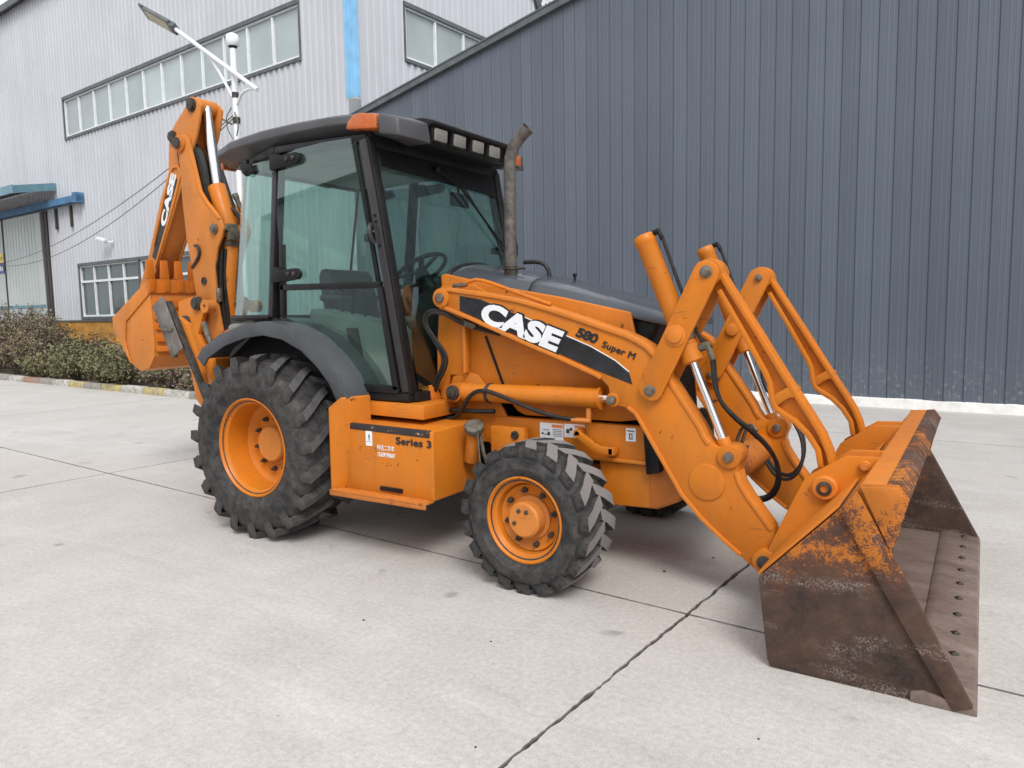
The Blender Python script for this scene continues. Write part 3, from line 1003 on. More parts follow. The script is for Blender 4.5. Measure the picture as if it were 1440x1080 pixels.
# sliding door, its rail and canopy
for k, (ua, ub) in enumerate(((-32.06, -28.35), (-35.9, -32.12))):
    m = MB()
    pr = []
    sbox(m, ua, ub, VA - .12, VA - .05, .05, 5.72)
    dr = m.build('sliding_door', M['door_sheet'], HALL)
    m = MB()
    n = int((ub - ua) / .31)
    for i in range(1, n):
        sbox(m, ua + i * .31, ua + i * .31 + .05, VA - .132, VA - .1205, .2, 5.6)
    m.build('door_rib', M['door_sheet'], dr)
    m = MB()
    sbox(m, ua, ub, VA - .14, VA - .1205, 1.98, 2.10)
    m.build('door_rail', M['canopy_blue'], dr)
m = MB()
sbox(m, -32.12, -32.05, VA - .16, VA - .045, .05, 5.74)
m.build('door_post', M['dark_steel'], HALL)
for ua, ub in ((-28.30, -28.05), (-27.98, -27.80)):
    m = MB()
    sbox(m, ua, ub, VA - .10, VA + .05, 0, 5.74)
    m.build('door_post', M['dark_steel'], HALL)
m = MB()
sbox(m, -36.4, -24.62, VA - .30, VA - .06, 5.78, 6.02)
sbox(m, -24.9, -24.62, VA - .34, VA - .05, 5.74, 6.10)
m.build('door_track', M['blue_beam'], HALL)
for u in (-27.0, -25.7):
    m = MB()
    sbox(m, u, u + .10, VA - .12, VA - .045, 4.95, 5.74)
    m.build('track_bracket', M['dark_steel'], HALL)
m = MB()
m.slab([S(-37, 7.35, 6.30), S(-26.5, 7.35, 6.30), S(-26.9, VA - .05, 6.62), S(-37, VA - .05, 6.62)], (0, 0, .05))
cn = m.build('canopy', M['dark_flash'], HALL)
m = MB()
sbox(m, -37, -26.45, 7.30, 7.348, 6.10, 6.40)
m.slab([S(-26.495, 7.35, 6.10), S(-26.895, VA - .05, 6.42), S(-26.895, VA - .05, 6.70), S(-26.495, 7.35, 6.38)], UX * .05)
m.build('canopy_fascia', M['canopy_blue'], cn)
# small notice on the door
m = MB()
sbox(m, -33.6, -32.2, VA - .150, VA - .1405, 3.95, 4.35)
nt = m.build('notice', M['yellow_print'], HALL)
m = MB()
sbox(m, -33.6, -32.2, VA - .152, VA - .1405, 3.52, 3.95)
m.build('notice_lower', simple('blue_notice', (.05, .09, .26), .5), nt)
m = MB()
for k in range(6):
    sbox(m, -33.45 + k * .2, -33.33 + k * .2, VA - .156, VA - .1525, 3.62, 3.84 - .05 * (k % 2))
m.build('notice_print', M['white'], nt)
m = MB()
for k in range(5):
    sbox(m, -33.2 + k * .2, -33.12 + k * .2, VA - .155, VA - .1508, 4.08, 4.22)
m.build('notice_print', M['dark_print'], nt)
# little security camera on the wall
wc = thing('wall_camera', 'small white security camera fixed to the pale wall above the lower windows', 'camera', tuple(S(-22.83, VA - .06, 4.2)), SITE)
m = MB()
m.bar(S(-22.6, VA - .04, 4.20), S(-22.75, VA - .28, 4.18), .06, .06)
m.build('arm', M['alu'], wc)
m = MB()
m.bar(S(-23.15, VA - .34, 4.32), S(-22.65, VA - .28, 4.22), .14, .13)
m.build('housing', M['alu'], wc, .02)

# ================================================================== slate grey hall on the right
DARK = thing('slate_hall', 'slate grey ribbed metal hall with sloping gable edge and whitewashed foot', 'building', tuple(S(-1, 8.1)), SITE)
VD = 8.10
gz = lambda u: 6.14 + (u + 8.25) * .1925 if u < 9 else 6.14 + 17.25 * .1925 - (u - 9) * .1925
PW = .243
u = -9.05
while u < 18:
    a, b = u + .0015, u + PW - .0015
    z0 = .135
    prof = [(a, 0), (a + .012, -.014), (a + .030, -.014), (a + .040, 0), (a + .105, 0), (a + .112, -.0035), (a + .122, -.0035), (a + .129, 0), (a + .172, 0), (a + .179, -.0035), (a + .189, -.0035), (a + .196, 0), (b, 0)]
    vs, fs = [], []
    for (x, d) in prof:
        vs += [S(x, VD + d, z0), S(x, VD + d, gz(x))]
    for i in range(len(prof) - 1):
        fs.append((2 * i, 2 * i + 2, 2 * i + 3, 2 * i + 1))
    mb = MB()
    mb.add(vs, fs)
    mb.build('panel', M['clad_dark'], DARK, angle=20)
    u += PW
m = MB()
for ua, ub in ((-9.03, 9), (9, 18.1)):
    m.slab([S(ua, VD + .03, .02), S(ub, VD + .03, .02), S(ub, VD + .03, gz(ub) - .02), S(ua, VD + .03, gz(ua) - .02)], VX * .04)
m.build('backing_sheet', M['clad_dark'], DARK)  # unseen sheet added to stop light coming through the panel gaps
m = MB()
for ua, ub in ((-9.2, 9), (9, 18.2)):
    m.slab([S(ua, VD - .10, gz(ua) - .05), S(ub, VD - .10, gz(ub) - .05), S(ub, VD - .10, gz(ub) + .07), S(ua, VD - .10, gz(ua) + .07)], VX * .12)
m.build('verge_trim', M['dark_flash'], DARK)
m = MB()
for ua, ub in ((-9.2, 9), (9, 18.2)):
    m.slab([S(ua, VD - .115, gz(ua) + .071), S(ub, VD - .115, gz(ub) + .071), S(ub, 40, gz(ub) + .071), S(ua, 40, gz(ua) + .071)], (0, 0, .03))
m.build('roof', M['clad_dark'], DARK)
m = MB()
n = 120
vs, fs = [], []
for i in range(n + 1):
    u = -9.1 + i * 27 / n
    j = rng.uniform(-.012, .014)
    vs += [S(u, VD - .06, -.01), S(u, VD - .055, .125 + j), S(u, VD + .01, .138 + j)]
for i in range(n):
    b = 3 * i
    fs += [(b, b + 3, b + 4, b + 1), (b + 1, b + 4, b + 5, b + 2)]
m.add(vs, fs)
m.build('plinth', M['mortar_white'], DARK)
m = MB()
m.slab([S(-9.06, VD + .02, 0), S(-9.06, 40, 0), S(-9.06, 40, gz(-9.06)), S(-9.06, VD + .02, gz(-9.06))], UX * .04)
m.build('end_wall', M['clad_dark'], DARK)
m = MB()               # bent grey flashing where the two halls meet
vs, fs = [], []
for i in range(7):
    a = math.pi / 2 * i / 6
    p = (UC - .28 + 1.05 * math.sin(a) * .9, 8.95 - .70 * (1 - math.cos(a)))
    vs += [S(p[0], p[1], 5.6), S(p[0], p[1], 6.83 - .45 * (i / 6) ** 1.5)]
for i in range(6):
    fs.append((2 * i, 2 * i + 2, 2 * i + 3, 2 * i + 1))
m.add(vs, fs)
m.build('corner_flashing', simple('grey_flashing', (.26, .28, .30), .5, 0, .15, 3), DARK)

# ================================================================== street lamp, cable
M['lamp_white'] = simple('white_lamp_paint', (.72, .74, .76), .4, 0, .06, 5)
LU, LV = -8.2, 4.5
lamp = thing('street_lamp', 'white street lamp with long slanting arm behind the folded digging arm', 'street lamp', tuple(S(LU, LV)), SITE)
m = MB()
m.cyl(S(LU, LV, .0), S(LU, LV, 6.52), .066, .055, 20)
m.lathe([(.15, 0), (.15, .03), (.07, .05)], S(LU, LV, .06), (0, 0, 1), 20)
m.build('pole', M['lamp_white'], lamp, angle=50)
m = MB()
m.lathe([(.063, -.05), (.063, .05)], S(LU, LV, 5.62), (0, 0, 1), 20)
m.build('collar', M['dark_steel'], lamp)
m = MB()
m.lathe([(.068, -.10), (.072, 0), (.068, .02)], S(LU, LV, 5.2), (0, 0, 1), 20)
m.build('collar', M['dark_steel'], lamp)
m = MB()
m.tube([S(-7.40, LV - .08, 5.56), S(-9.98, LV - .08, 7.20)], .040, 12)
m.build('arm', M['lamp_white'], lamp)
m = MB()
m.tube([S(LU - .06, LV, 5.58), S(-8.72, LV - .04, 6.26), S(-9.02, LV - .06, 6.58), S(-9.25, LV - .07, 6.73)], .028, 10, smooth=1)
m.build('brace', M['lamp_white'], lamp)
m = MB()
m.tube([S(LU + .06, LV, 5.46), S(-7.95, LV - .03, 5.62), S(-7.65, LV - .06, 5.63), S(-7.42, LV - .08, 5.575)], .028, 10, smooth=2)
m.build('brace', M['lamp_white'], lamp)
m = MB()
ax = (S(-11.1, LV - .08, 7.80) - S(-9.95, LV - .08, 7.19)).normalized()
s0 = S(-9.95, LV - .08, 7.19)
lup = Vector((0, 0, 1)) + VX * .75
m.bar(s0, s0 + ax * .18, .22, .12, lup)
m.bar(s0 + ax * .15, s0 + ax * 1.24, .30, .08, lup)
m.bar(s0 + ax * 1.20, s0 + ax * 1.36, .36, .05, lup)
hd = m.build('lamp_head', M['dark_flash'], lamp, .015)
m = MB()
nrm = ax.cross(lup).normalized().cross(ax).normalized()
nrm = nrm if nrm.z < 0 else -nrm
m.bar(s0 + ax * .24 + nrm * .041, s0 + ax * 1.14 + nrm * .041, .22, .02, lup)
m.build('diffuser', simple('lamp_diffuser', (.42, .38, .22), .35), hd)
m = MB()
c = S(LU, LV, 6.62)
m.lathe([(.08, -.12), (.11, -.10), (.12, -.02), (.12, .03), (.10, .09), (.05, .115), (0, .12)], c, (0, 0, 1), 20)
dm = m.build('dome_camera', M['lamp_white'], lamp, angle=60)
m = MB()
m.lathe([(0, -.17), (.06, -.155), (.085, -.121), (.08, -.115)], c, (0, 0, 1), 16)
m.build('dome_glass', M['black'], dm)
m = MB()
m.bar(S(LU - .08, LV - .05, 5.10), S(-8.62, LV - .12, 5.28), .03, .03)
m.bar(S(-8.78, LV - .16, 5.34), S(-8.52, LV - .12, 5.37), .10, .09)
m.tube([S(LU - .05, LV - .06, 5.40), S(-8.40, LV - .10, 5.22), S(-8.35, LV - .10, 5.0), S(LU - .06, LV - .05, 4.82)], .010, 6, smooth=1)
m.tube([S(LU + .04, LV - .06, 5.30), S(-8.02, LV - .08, 5.05), S(-8.10, LV - .08, 4.85)], .012, 6, smooth=1)
m.build('bracket_camera', M['grime'], lamp)
for k, (zz, sag) in enumerate(((0, .55), (.0, .85))):
    m = MB()
    a, b = S(LU - .08, LV, 5.28 - .05 * k), S(-33.0, VA - .14, 3.95 - .06 * k)
    pts = []
    for i in range(25):
        f = i / 24
        p = a.lerp(b, f)
        p.z -= sag * 4 * f * (1 - f)
        pts.append(p)
    m.tube(pts, .009, 5)
    o = m.build('cable', M['dark_steel'])
    tag(o, ('upper' if k == 0 else 'lower, slacker') + ' thin grey cable strung from the lamp post to the sliding door', 'cable')

# ================================================================== hall across the yard, behind the photographer; it shows in the cab glass
OPP = thing('opposite_hall', 'pale ribbed hall with low gable across the yard, seen mirrored in the cab glass', 'building', tuple(S(-8, -24)), SITE)
m = MB()
gz2 = lambda a: 8.6 - abs(a + 12) * .16
sheet(m, 'u', -24.0, 1, -34, 12, 0, 9, gz2)
m.build('wall', M['clad_pale'], OPP, angle=20)
m = MB()
m.slab([S(-34, -23.6, gz2(-34)), S(-12, -23.6, 8.6), S(-12, -50, 8.6), S(-34, -50, gz2(-34))], (0, 0, .15))
m.slab([S(-12, -23.6, 8.6), S(12, -23.6, gz2(12)), S(12, -50, gz2(12)), S(-12, -50, 8.6)], (0, 0, .15))
m.build('roof', M['clad_dark'], OPP)
m = MB()
sbox(m, -15, -10.2, -23.94, -23.85, 0, 4.6)
m.build('door', M['clad_dark'], OPP)

# ================================================================== the backhoe loader
BH = thing('backhoe_loader', 'orange and grey tractor backhoe loader with glazed cab, front bucket and folded rear digging arm', 'backhoe loader', (1.0, 0, 0))


def P1(k):
    return PR[k][0]


# ---------------------------------------------------------------- wheels
def make_wheel(name, ctr, side, Rt, W, rimR, nl, lugh, dth, lugw, disc, hub, nuts, lugmat, low, steer=0.0):
    """side -1 is the machine's right, outward = side along y; the tyre is the part, the rest hangs on it"""
    Rc = Rt - lugh
    w = W / 2
    prof = [(rimR - .02, w * .80), (rimR + .012, w * .86), (rimR + .03, w * .93), (rimR + (Rc - rimR) * .30, w * 1.0), (rimR + (Rc - rimR) * .32, w * 1.012),
            (rimR + (Rc - rimR) * .36, w * 1.005), (rimR + (Rc - rimR) * .62, w * 1.0), (Rc - .045, w * .95), (Rc - .018, w * .86), (Rc - .004, w * .55), (Rc, 0)]
    full = prof + [(r, -h) for r, h in reversed(prof[:-1])]
    mb = MB()
    mb.lathe(full, (0, 0, 0), (0, 1, 0), 72, caps=False)
    tyre = mb.build(name, M['rubber'], BH, loc=ctr, rot=(0, 0, steer), angle=50)
    o = side
    # tread bars, one mesh for either side of the tyre
    for sgn in (1, -1):
        st = [(-.02, Rc - low, w * 1.0), (-.015, Rc - .02, w * 1.015), (0.02, Rt - .006, w * .97), (.35, Rt, w * .62), (.7, Rt, w * .28), (1.0, Rt, -w * .10)]
        vs, fs = [], []
        for s, rt, y in st:
            th = s * dth
            lw = lugw * (1.0 - .12 * s)
            rb = min(rt - .006, Rc - .02)
            for dr, dy, k in ((rb, 0, -1.15), (rt, 0, -.82), (rt, 0, .82), (rb, 0, 1.15)):
                a = th + k * lw / 2
                yy = y if dr == rt else min(y, w * .985)
                vs.append((dr * math.sin(a), sgn * yy, dr * math.cos(a)))
        n = len(st)
        for i in range(n - 1):
            b = i * 4
            fs += [(b, b + 1, b + 5, b + 4), (b + 1, b + 2, b + 6, b + 5), (b + 2, b + 3, b + 7, b + 6)]
        fs += [(0, 3, 2, 1), (n * 4 - 4, n * 4 - 3, n * 4 - 2, n * 4 - 1)]
        m = MB()
        m.add(vs, fs)
        me = m.mesh('tread_lug', 0, angle=35)
        me.materials.append(M['rubber'])
        me.materials.append(lugmat)                 # scuffed dusty crowns, dark flanks
        for p in me.polygons:
            rad = Vector((p.center.x, 0, p.center.z)).normalized()
            if p.normal.dot(rad) > .75:
                p.material_index = 1
        for i in range(nl):
            a = 2 * math.pi * (i + (0.5 if sgn < 0 else 0)) / nl
            put('tread_lug', me, lugmat, tyre, rot=(0, a, 0))
    # steel rim with drop centre and disc
    fl = w * .84
    rp = [(rimR - .012, .0 + fl - .03), (rimR + .006, fl - .004), (rimR + .007, fl + .006), (rimR - .002, fl + .010), (rimR - .010, fl), (rimR - .018, fl - .022),
          (rimR - .036, fl - .034), (rimR - .044, fl - .075), (rimR - .050, fl - disc + .025), (rimR - .075, fl - disc + .004), (rimR - .10, fl - disc), (.03, fl - disc)]
    rm = MB()
    rm.lathe([(r, h * o) for r, h in rp], (0, 0, 0), (0, 1, 0), 56, caps=False)
    rm.build('rim', M['orange'], tyre, angle=40)
    hb = MB()
    hr, hl = hub
    h0 = fl - disc - .01
    hb.lathe([(r, h * o) for r, h in [(hr + .022, h0), (hr + .022, h0 + .022), (hr + .004, h0 + .03), (hr, h0 + hl - .012), (hr - .012, h0 + hl), (.02, h0 + hl), (0, h0 + hl)]], (0, 0, 0), (0, 1, 0), 40, caps=False)
    hub_o = hb.build('hub', M['orange_faded'], tyre, angle=40)
    nn, nr = nuts
    nb = MB()
    nb.lathe([(.017, (h0 + .008) * o), (.017, (h0 + .032) * o), (.010, (h0 + .034) * o), (.010, (h0 + .05) * o)], (0, 0, 0), (0, 1, 0), 6)
    nme = nb.mesh('lug_nut')
    for i in range(nn):
        a = 2 * math.pi * (i + .3) / nn
        put('lug_nut', nme, M['dark_steel'], tyre, loc=(nr * math.cos(a), 0, nr * math.sin(a)))
    if hl > .1:
        bb = MB()
        bb.lathe([(.012, (h0 + hl - .004) * o), (.012, (h0 + hl + .008) * o), (.005, (h0 + hl + .012) * o)], (0, 0, 0), (0, 1, 0), 6)
        bme = bb.mesh('hub_plug')
        for a in (1.1, 2.0, 3.5):
            put('hub_plug', bme, M['dark_steel'], tyre, loc=(.055 * math.cos(a), 0, .055 * math.sin(a)))
    return tyre


for s in (-1, 1):
    make_wheel('rear_wheel', (0, s * .835, .623), s, .628, .500, .333, 19, .034, -.27, .125, .215, (.128, .075), (10, .185), M['lug_rubber'], .085)
    make_wheel('front_wheel', (2.13, s * .865, .402), s, .411, .310, .231, 19, .020, -.24, .215, .085, (.098, .105), (8, .150), M['lug_front'], .038, R_(-1.4))

# ---------------------------------------------------------------- axles and chassis
m = MB()
m.cyl((0, -.70, .623), (0, .70, .623), .13, seg=20)
m.lathe([(.10, -.35), (.26, -.22), (.30, 0), (.26, .22), (.10, .35)], (0, 0, .623), (0, 1, 0), 20)
m.build('rear_axle', M['orange_worn'], BH)
m = MB()
m.cyl((2.13, -.74, .402), (2.13, .74, .402), .075, seg=16)
m.lathe([(.07, -.22), (.15, -.12), (.17, 0), (.15, .12), (.07, .22)], (2.13, 0, .402), (0, 1, 0), 16)
m.box(2.02, 2.24, -.16, .16, .40, .72)
m.build('front_axle', M['orange_worn'], BH)
m = MB()
m.box(-.9, 2.50, -.40, -.32, .62, .86)
m.box(-.9, 2.50, .32, .40, .62, .86)
m.box(-.75, .9, -.30, .30, .52, .95)
m.box(.9, 2.45, -.26, .26, .58, 1.2)
m.build('chassis', M['black'], BH)
m = MB()
m.prism([(.15, .36), (.15, .75), (1.95, .75), (1.95, .46), (1.60, .38), (.9, .32)], -.30, .30)
m.box(.2, 1.5, .30, .62, .45, .80)
m.build('underbody_light_block', M['black'], BH, .02)  # dark bulk added between the axles to block light under the machine
for s in (1, -1):
    # the loader frame's lower rail with rounded rear end, and the side plate above it
    m = MB()
    m.prism([(1.50, .845), (1.52, .862), (2.62, .862), (2.62, .66), (1.62, .655), (1.53, .70)], -.462, -.40)
    m.prism([(1.60, .676), (2.62, .672), (2.62, .650), (1.60, .654)], -.482, -.4615)
    rail = m.build('frame_rail', M['orange'], BH, .006, sy=s)
    m = MB()
    m.prism([(1.30, 1.66), (1.42, 1.69), (1.56, 1.62), (2.46, 1.28), (2.60, 1.16), (2.60, .90), (2.42, .875), (1.80, .875), (1.74, .90), (1.66, .99), (1.45, .92), (1.20, .90), (1.17, 1.0), (1.20, 1.30)], -.425, -.385)
    m.build('side_plate', M['orange'], BH, .006, sy=s)
    m = MB()           # loader tower
    m.prism([(1.19, 1.68), (1.33, 1.69), (1.40, 1.62), (1.40, 1.18), (1.36, 1.11), (1.25, 1.11), (1.22, .98), (1.20, .88), (1.14, .88), (1.15, 1.3)], -.455, -.4255)
    m.prism([(1.385, 1.56), (1.41, 1.56), (1.41, 1.13), (1.385, 1.12)], -.50, -.4555)
    m.build('loader_tower', M['orange'], BH, .007, sy=s)
    m = MB()           # big rounded boss plate that carries the lift cylinder foot
    m.prism([(1.27, .90), (1.24, 1.02), (1.27, 1.10), (1.36, 1.135), (1.46, 1.12), (1.52, 1.05), (1.60, .98), (1.66, .90), (1.70, .80), (1.66, .72), (1.60, .69), (1.45, .69), (1.30, .72)], -.452, -.4258)
    m.build('boss_plate', M['orange'], BH, .008, sy=s)
    m = MB()           # seam between bonnet side and tower
    m.bar((1.52, -.428, 1.36), (1.645, -.428, 1.06), .014, .012, (0, 1, 0))
    m.build('hood_seam', M['black'], BH, sy=s)

# front bumper weight, worn along its lower front edge
m = MB()
m.prism([(2.31, .655), (2.70, .675), (2.83, .64), (2.86, .54), (2.78, .45), (2.66, .395), (2.34, .385)], -.44, .44)
m.build('front_weight', M['pitted'], BH, .02, 3)
m = MB()
m.prism([(2.312, .650), (2.62, .665), (2.62, .405), (2.345, .392)], -.4445, -.4405)
m.build('weight_side', M['orange'], BH, .001)
m = MB()
m.prism([(2.60, .86), (2.68, .86), (2.70, .62), (2.62, .60)], -.50, -.38)
m.build('bumper_post', M['black'], BH, .008)
m = MB()
m.prism([(2.60, .86), (2.68, .86), (2.70, .62), (2.62, .60)], .38, .50)
m.build('bumper_post', M['black'], BH, .008)

# ---------------------------------------------------------------- bonnet
def hood_section(x, zt, ze, hw):
    return [(x, -hw, ze - .03), (x, -hw + .004, ze), (x, -hw + .05, ze + (zt - ze) * .55), (x, -hw + .14, ze + (zt - ze) * .86), (x, -.12, zt), (x, .12, zt),
            (x, hw - .14, ze + (zt - ze) * .86), (x, hw - .05, ze + (zt - ze) * .55), (x, hw - .004, ze), (x, hw, ze - .03)]


def loft(secs, cap=True):
    mb = MB()
    n = len(secs[0])
    vs = [p for s in secs for p in s]
    fs = []
    for j in range(len(secs) - 1):
        for k in range(n - 1):
            fs.append((j * n + k, j * n + k + 1, (j + 1) * n + k + 1, (j + 1) * n + k))
        fs.append((j * n + n - 1, j * n, (j + 1) * n, (j + 1) * n + n - 1))
    if cap:
        fs.append(tuple(range(n - 1, -1, -1)))
        fs.append(tuple(range((len(secs) - 1) * n, len(secs) * n)))
    mb.add(vs, fs)
    return mb


HS = [(1.17, 1.80, 1.70), (1.22, 1.835, 1.715), (1.30, 1.83, 1.71), (1.60, 1.775, 1.665), (1.80, 1.735, 1.635)]
loft([hood_section(x, zt, ze, .385) for x, zt, ze in HS]).build('rear_hood', M['hood_grey'], BH, .01, 2, 40)
HS = [(1.815, 1.732, 1.633), (2.05, 1.675, 1.585), (2.30, 1.605, 1.535), (2.50, 1.545, 1.49), (2.66, 1.50, 1.455), (2.72, 1.475, 1.44)]
loft([hood_section(x, zt, ze, .385) for x, zt, ze in HS]).build('front_hood', M['hood_grey'], BH, .01, 2, 40)
m = MB()               # black scuttle at the foot of the windscreen
m.tube([(1.15, -.36, 1.70), (1.17, -.30, 1.79), (1.17, -.1, 1.835), (1.17, .1, 1.835), (1.17, .30, 1.79), (1.15, .36, 1.70)], .022, 8, smooth=2)
m.prism([(1.11, 1.72), (1.165, 1.76), (1.165, .95), (1.11, .95)], -.395, .395)
m.build('scuttle', M['black'], BH)
for s in (1, -1):
    m = MB()
    m.prism([(1.155, 1.755), (1.19, 1.765), (1.60, 1.672), (2.05, 1.592), (2.485, 1.498), (2.515, 1.37), (2.40, 1.20), (1.40, 1.20), (1.20, 1.25)], -.405, -.375)
    m.build('hood_side', M['orange'], BH, .010, 3, sy=s)
m = MB()               # nose: dark shroud and radiator mesh
m.prism([(2.44, 1.485), (2.62, 1.472), (2.64, 1.43), (2.60, 1.34), (2.585, 1.28), (2.61, 1.0), (2.625, .70), (2.38, .70), (2.40, 1.2)], -.345, .345)
m.build('grille_shroud', M['black'], BH, .03, 3)
m = MB()
for k in range(29):
    z = .74 + k * .019
    m.bar((2.634 - (z - .73) * .085, -.30, z), (2.634 - (z - .73) * .085, .30, z), .006, .006)
for k in range(36):
    y = -.297 + k * .017
    m.bar((2.636, y, .73), (2.589, y, 1.28), .005, .005, (0, 1, 0))
for z in (.72, 1.285):
    m.bar((2.632 - (z - .73) * .085, -.32, z), (2.632 - (z - .73) * .085, .32, z), .03, .025)
for y in (-.313, .313):
    m.bar((2.633, y, .72), (2.585, y, 1.285), .03, .025, (0, 1, 0))
m.build('radiator_mesh', M['black'], BH)

# exhaust stack
x0, z0 = P1('ex0')
m = MB()
pth = [(1.602, -.25, 1.68), (1.606, -.25, 2.40), (1.612, -.25, 2.47), (1.635, -.245, 2.54), (1.675, -.24, 2.59), (1.735, -.235, 2.64)]
m.tube(pth, [.038, .038, .038, .039, .040, .043], 18, caps=False)
m.tube([(1.735, -.235, 2.64), (1.68, -.241, 2.588), (1.64, -.246, 2.545)], [.040, .036, .001], 18, caps=False)
ex = m.build('exhaust_stack', M['exhaust'], BH, angle=60)
m = MB()
m.cyl((1.602, -.25, 1.66), (1.603, -.25, 1.80), .043, seg=18)
m.lathe([(.046, 0), (.050, .006), (.046, .012)], (1.602, -.25, 1.775), (0, 0, 1), 18)
m.tube([(1.64, -.25, 1.781), (1.68, -.235, 1.785), (1.70, -.24, 1.78)], .008, 6)
m.build('clamp', M['dark_steel'], ex)
m = MB()
m.tube([(1.62, -.12, 1.83), (1.72, -.10, 1.83), (1.78, -.09, 1.80), (1.80, -.085, 1.70)], .014, 8, smooth=1)
m.build('breather_hose', M['hose'], BH)
m = MB()
m.cyl((1.93, .0, 1.69), (1.93, .0, 1.735), .008, seg=8)
m.lathe([(.012, 0), (.015, .008), (.012, .02)], (1.93, .0, 1.73), (0, 0, 1), 10)
m.build('hood_knob', M['black'], BH)

# ---------------------------------------------------------------- loader arms, links, cylinders (both sides)
ARM = PR['ARM']
UPPER = ARM[2:15]
LOWER = ARM[38:58]
RIGHTE = ARM[14:19]
for s in (1, -1):
    m = MB()
    m.prism(ARM, -.570, -.462)
    arm = m.build('lift_arm', M['orange'], BH, .006, sy=s)
    m = MB()           # weld-on flanges standing proud along the edges
    up = [(x, z - .010) for x, z in ARM[1:14]]
    m.ribbon(up, .024, -.583, -.455)
    lo = [(x + .004, z + .010) for x, z in ARM[38:45]] + [(x, z + .010) for x, z in ARM[51:58]]
    m.ribbon([(x + .006, z + .008) for x, z in ARM[37:46]], .020, -.583, -.455)
    m.ribbon([(x, z + .010) for x, z in ARM[50:58]], .022, -.583, -.455)
    m.ribbon([(x - .012, z - .004) for x, z in ARM[14:19]], .024, -.576, -.455)
    m.ribbon([(x - .010, z - .002) for x, z in ARM[26:31]], .022, -.576, -.455)
    m.build('flange', M['orange_light'], arm, .003, sy=s)
    # round bosses and pins
    def boss(p, r, y0, y1, mat, name, par=arm, seg=24, bev=.004):
        b = MB()
        b.cyl((p[0], y0, p[1]), (p[0], y1, p[1]), r, seg=seg)
        return b.build(name, mat, par, bev, sy=s)
    boss(P1('p_pivot'), .060, -.592, -.45, M['orange'], 'boss')
    boss(P1('p_pivot'), .030, -.612, -.435, M['steel'], 'pin')
    boss(P1('p_lowrod'), .040, -.576, -.445, M['orange'], 'boss')
    boss(P1('p_lowrod'), .024, -.606, -.430, M['steel'], 'pin')
    boss(P1('p_tiltpin'), .060, -.588, -.45, M['orange'], 'boss')
    boss(P1('p_tiltpin'), .026, -.606, -.432, M['steel'], 'pin')
    boss(P1('p_tube'), .098, -.582, -.45, M['orange'], 'boss', bev=.012)
    boss((3.29, .255), .062, -.62, -.42, M['orange'], 'boss', bev=.008)
    boss((3.29, .255), .034, -.632, -.618, M['dark_steel'], 'pin')
    # bell-crank link: outer and inner plate
    a, b = Vector(P1('p_linkb')), Vector(P1('p_linkt'))
    d = (b - a).normalized()
    nrm = Vector((-d.y, d.x))
    hw = .066
    pts = []
    for k in range(7):
        an = math.pi * k / 6
        pts.append(a + (nrm * math.cos(an) - d * math.sin(an) * .8) * hw)
    for k in range(7):
        an = math.pi * k / 6
        pts.append(b + (-nrm * math.cos(an) + d * math.sin(an) * .85) * hw)
    poly = [(p.x, p.y) for p in pts]
    m = MB()
    m.prism(poly, -.612, -.588)
    lk = m.build('link', M['orange'], BH, .004, sy=s)
    m = MB()
    m.prism(poly, -.445, -.421)
    m.build('link', M['orange'], BH, .004, sy=s)
    for key, r, mt in (('p_linkb', .021, 'steel'), ('p_linkt', .022, 'steel'), ('p_trun', .038, 'orange_light')):
        b_ = MB()
        p = P1(key)
        b_.cyl((p[0], -.632, p[1]), (p[0], -.40, p[1]), r, seg=18 if r > .03 else 6)
        b_.lathe([(r * 1.5, 0), (r * 1.5, .006)], (p[0], -.618, p[1]), (0, 1, 0), 18)
        b_.build('pin', M[mt], lk, .003, sy=s)
    # tilt arm: web with thick edges and a cross rib
    T = PR['TILT']
    m = MB()
    m.prism(T, -.532, -.502)
    ta = m.build('tilt_arm', M['orange'], BH, .004, sy=s)
    m = MB()
    m.ribbon([(x - .016, z - .010) for x, z in T[3:13]], .027, -.567, -.467)
    m.ribbon([(x + .016, z + .008) for x, z in T[15:26]], .027, -.567, -.467)
    m.ribbon([(3.30, 1.04), (3.34, 1.075), (3.38, 1.10), (3.42, 1.10)], .05, -.565, -.469)
    m.build('flange', M['orange'], ta, .006, sy=s)
    for c, r in ((P1('p_linkt'), .068), ((3.562, .665), .062)):
        m = MB()
        m.cyl((c[0], -.570, c[1]), (c[0], -.464, c[1]), r, seg=24)
        m.build('boss', M['orange'], ta, .006, sy=s)
    # tilt cylinder with trunnion
    c0, c1, c2 = Vector((P1('c_top')[0], -.515, P1('c_top')[1])), Vector((P1('c_bot')[0], -.515, P1('c_bot')[1])), Vector((P1('c_rod')[0], -.515, P1('c_rod')[1]))
    ax = (c1 - c0).normalized()
    L = (c1 - c0).length
    m = MB()
    m.lathe([(.052, 0), (.058, .008), (.058, .045), (.054, .05), (.054, L - .10), (.060, L - .095), (.060, L - .008), (.052, L)], c0, ax, 28)
    tc = m.build('tilt_cylinder', M['orange'], BH, angle=40, sy=s)
    m = MB()
    m.cyl(c1 - ax * .01, c2 - ax * .04, .0215, seg=20)
    m.build('rod', M['chrome'], tc, sy=s)
    m = MB()
    m.cyl((c2.x, -.56, c2.z), (c2.x, -.47, c2.z), .055, seg=20)
    m.cyl(c2 - ax * .10, c2 - ax * .02, .036, seg=16)
    m.build('rod_eye', M['orange'], tc, .004, sy=s)
    m = MB()
    cl = c0 + ax * (L * .66)
    m.lathe([(.062, -.02), (.066, 0), (.062, .02)], c0 + ax * (L - .14), ax, 24)
    m.build('clamp', M['steel'], tc, sy=s)
    m = MB()
    h0 = c0 + ax * .02 + Vector((.045, 0, .03))
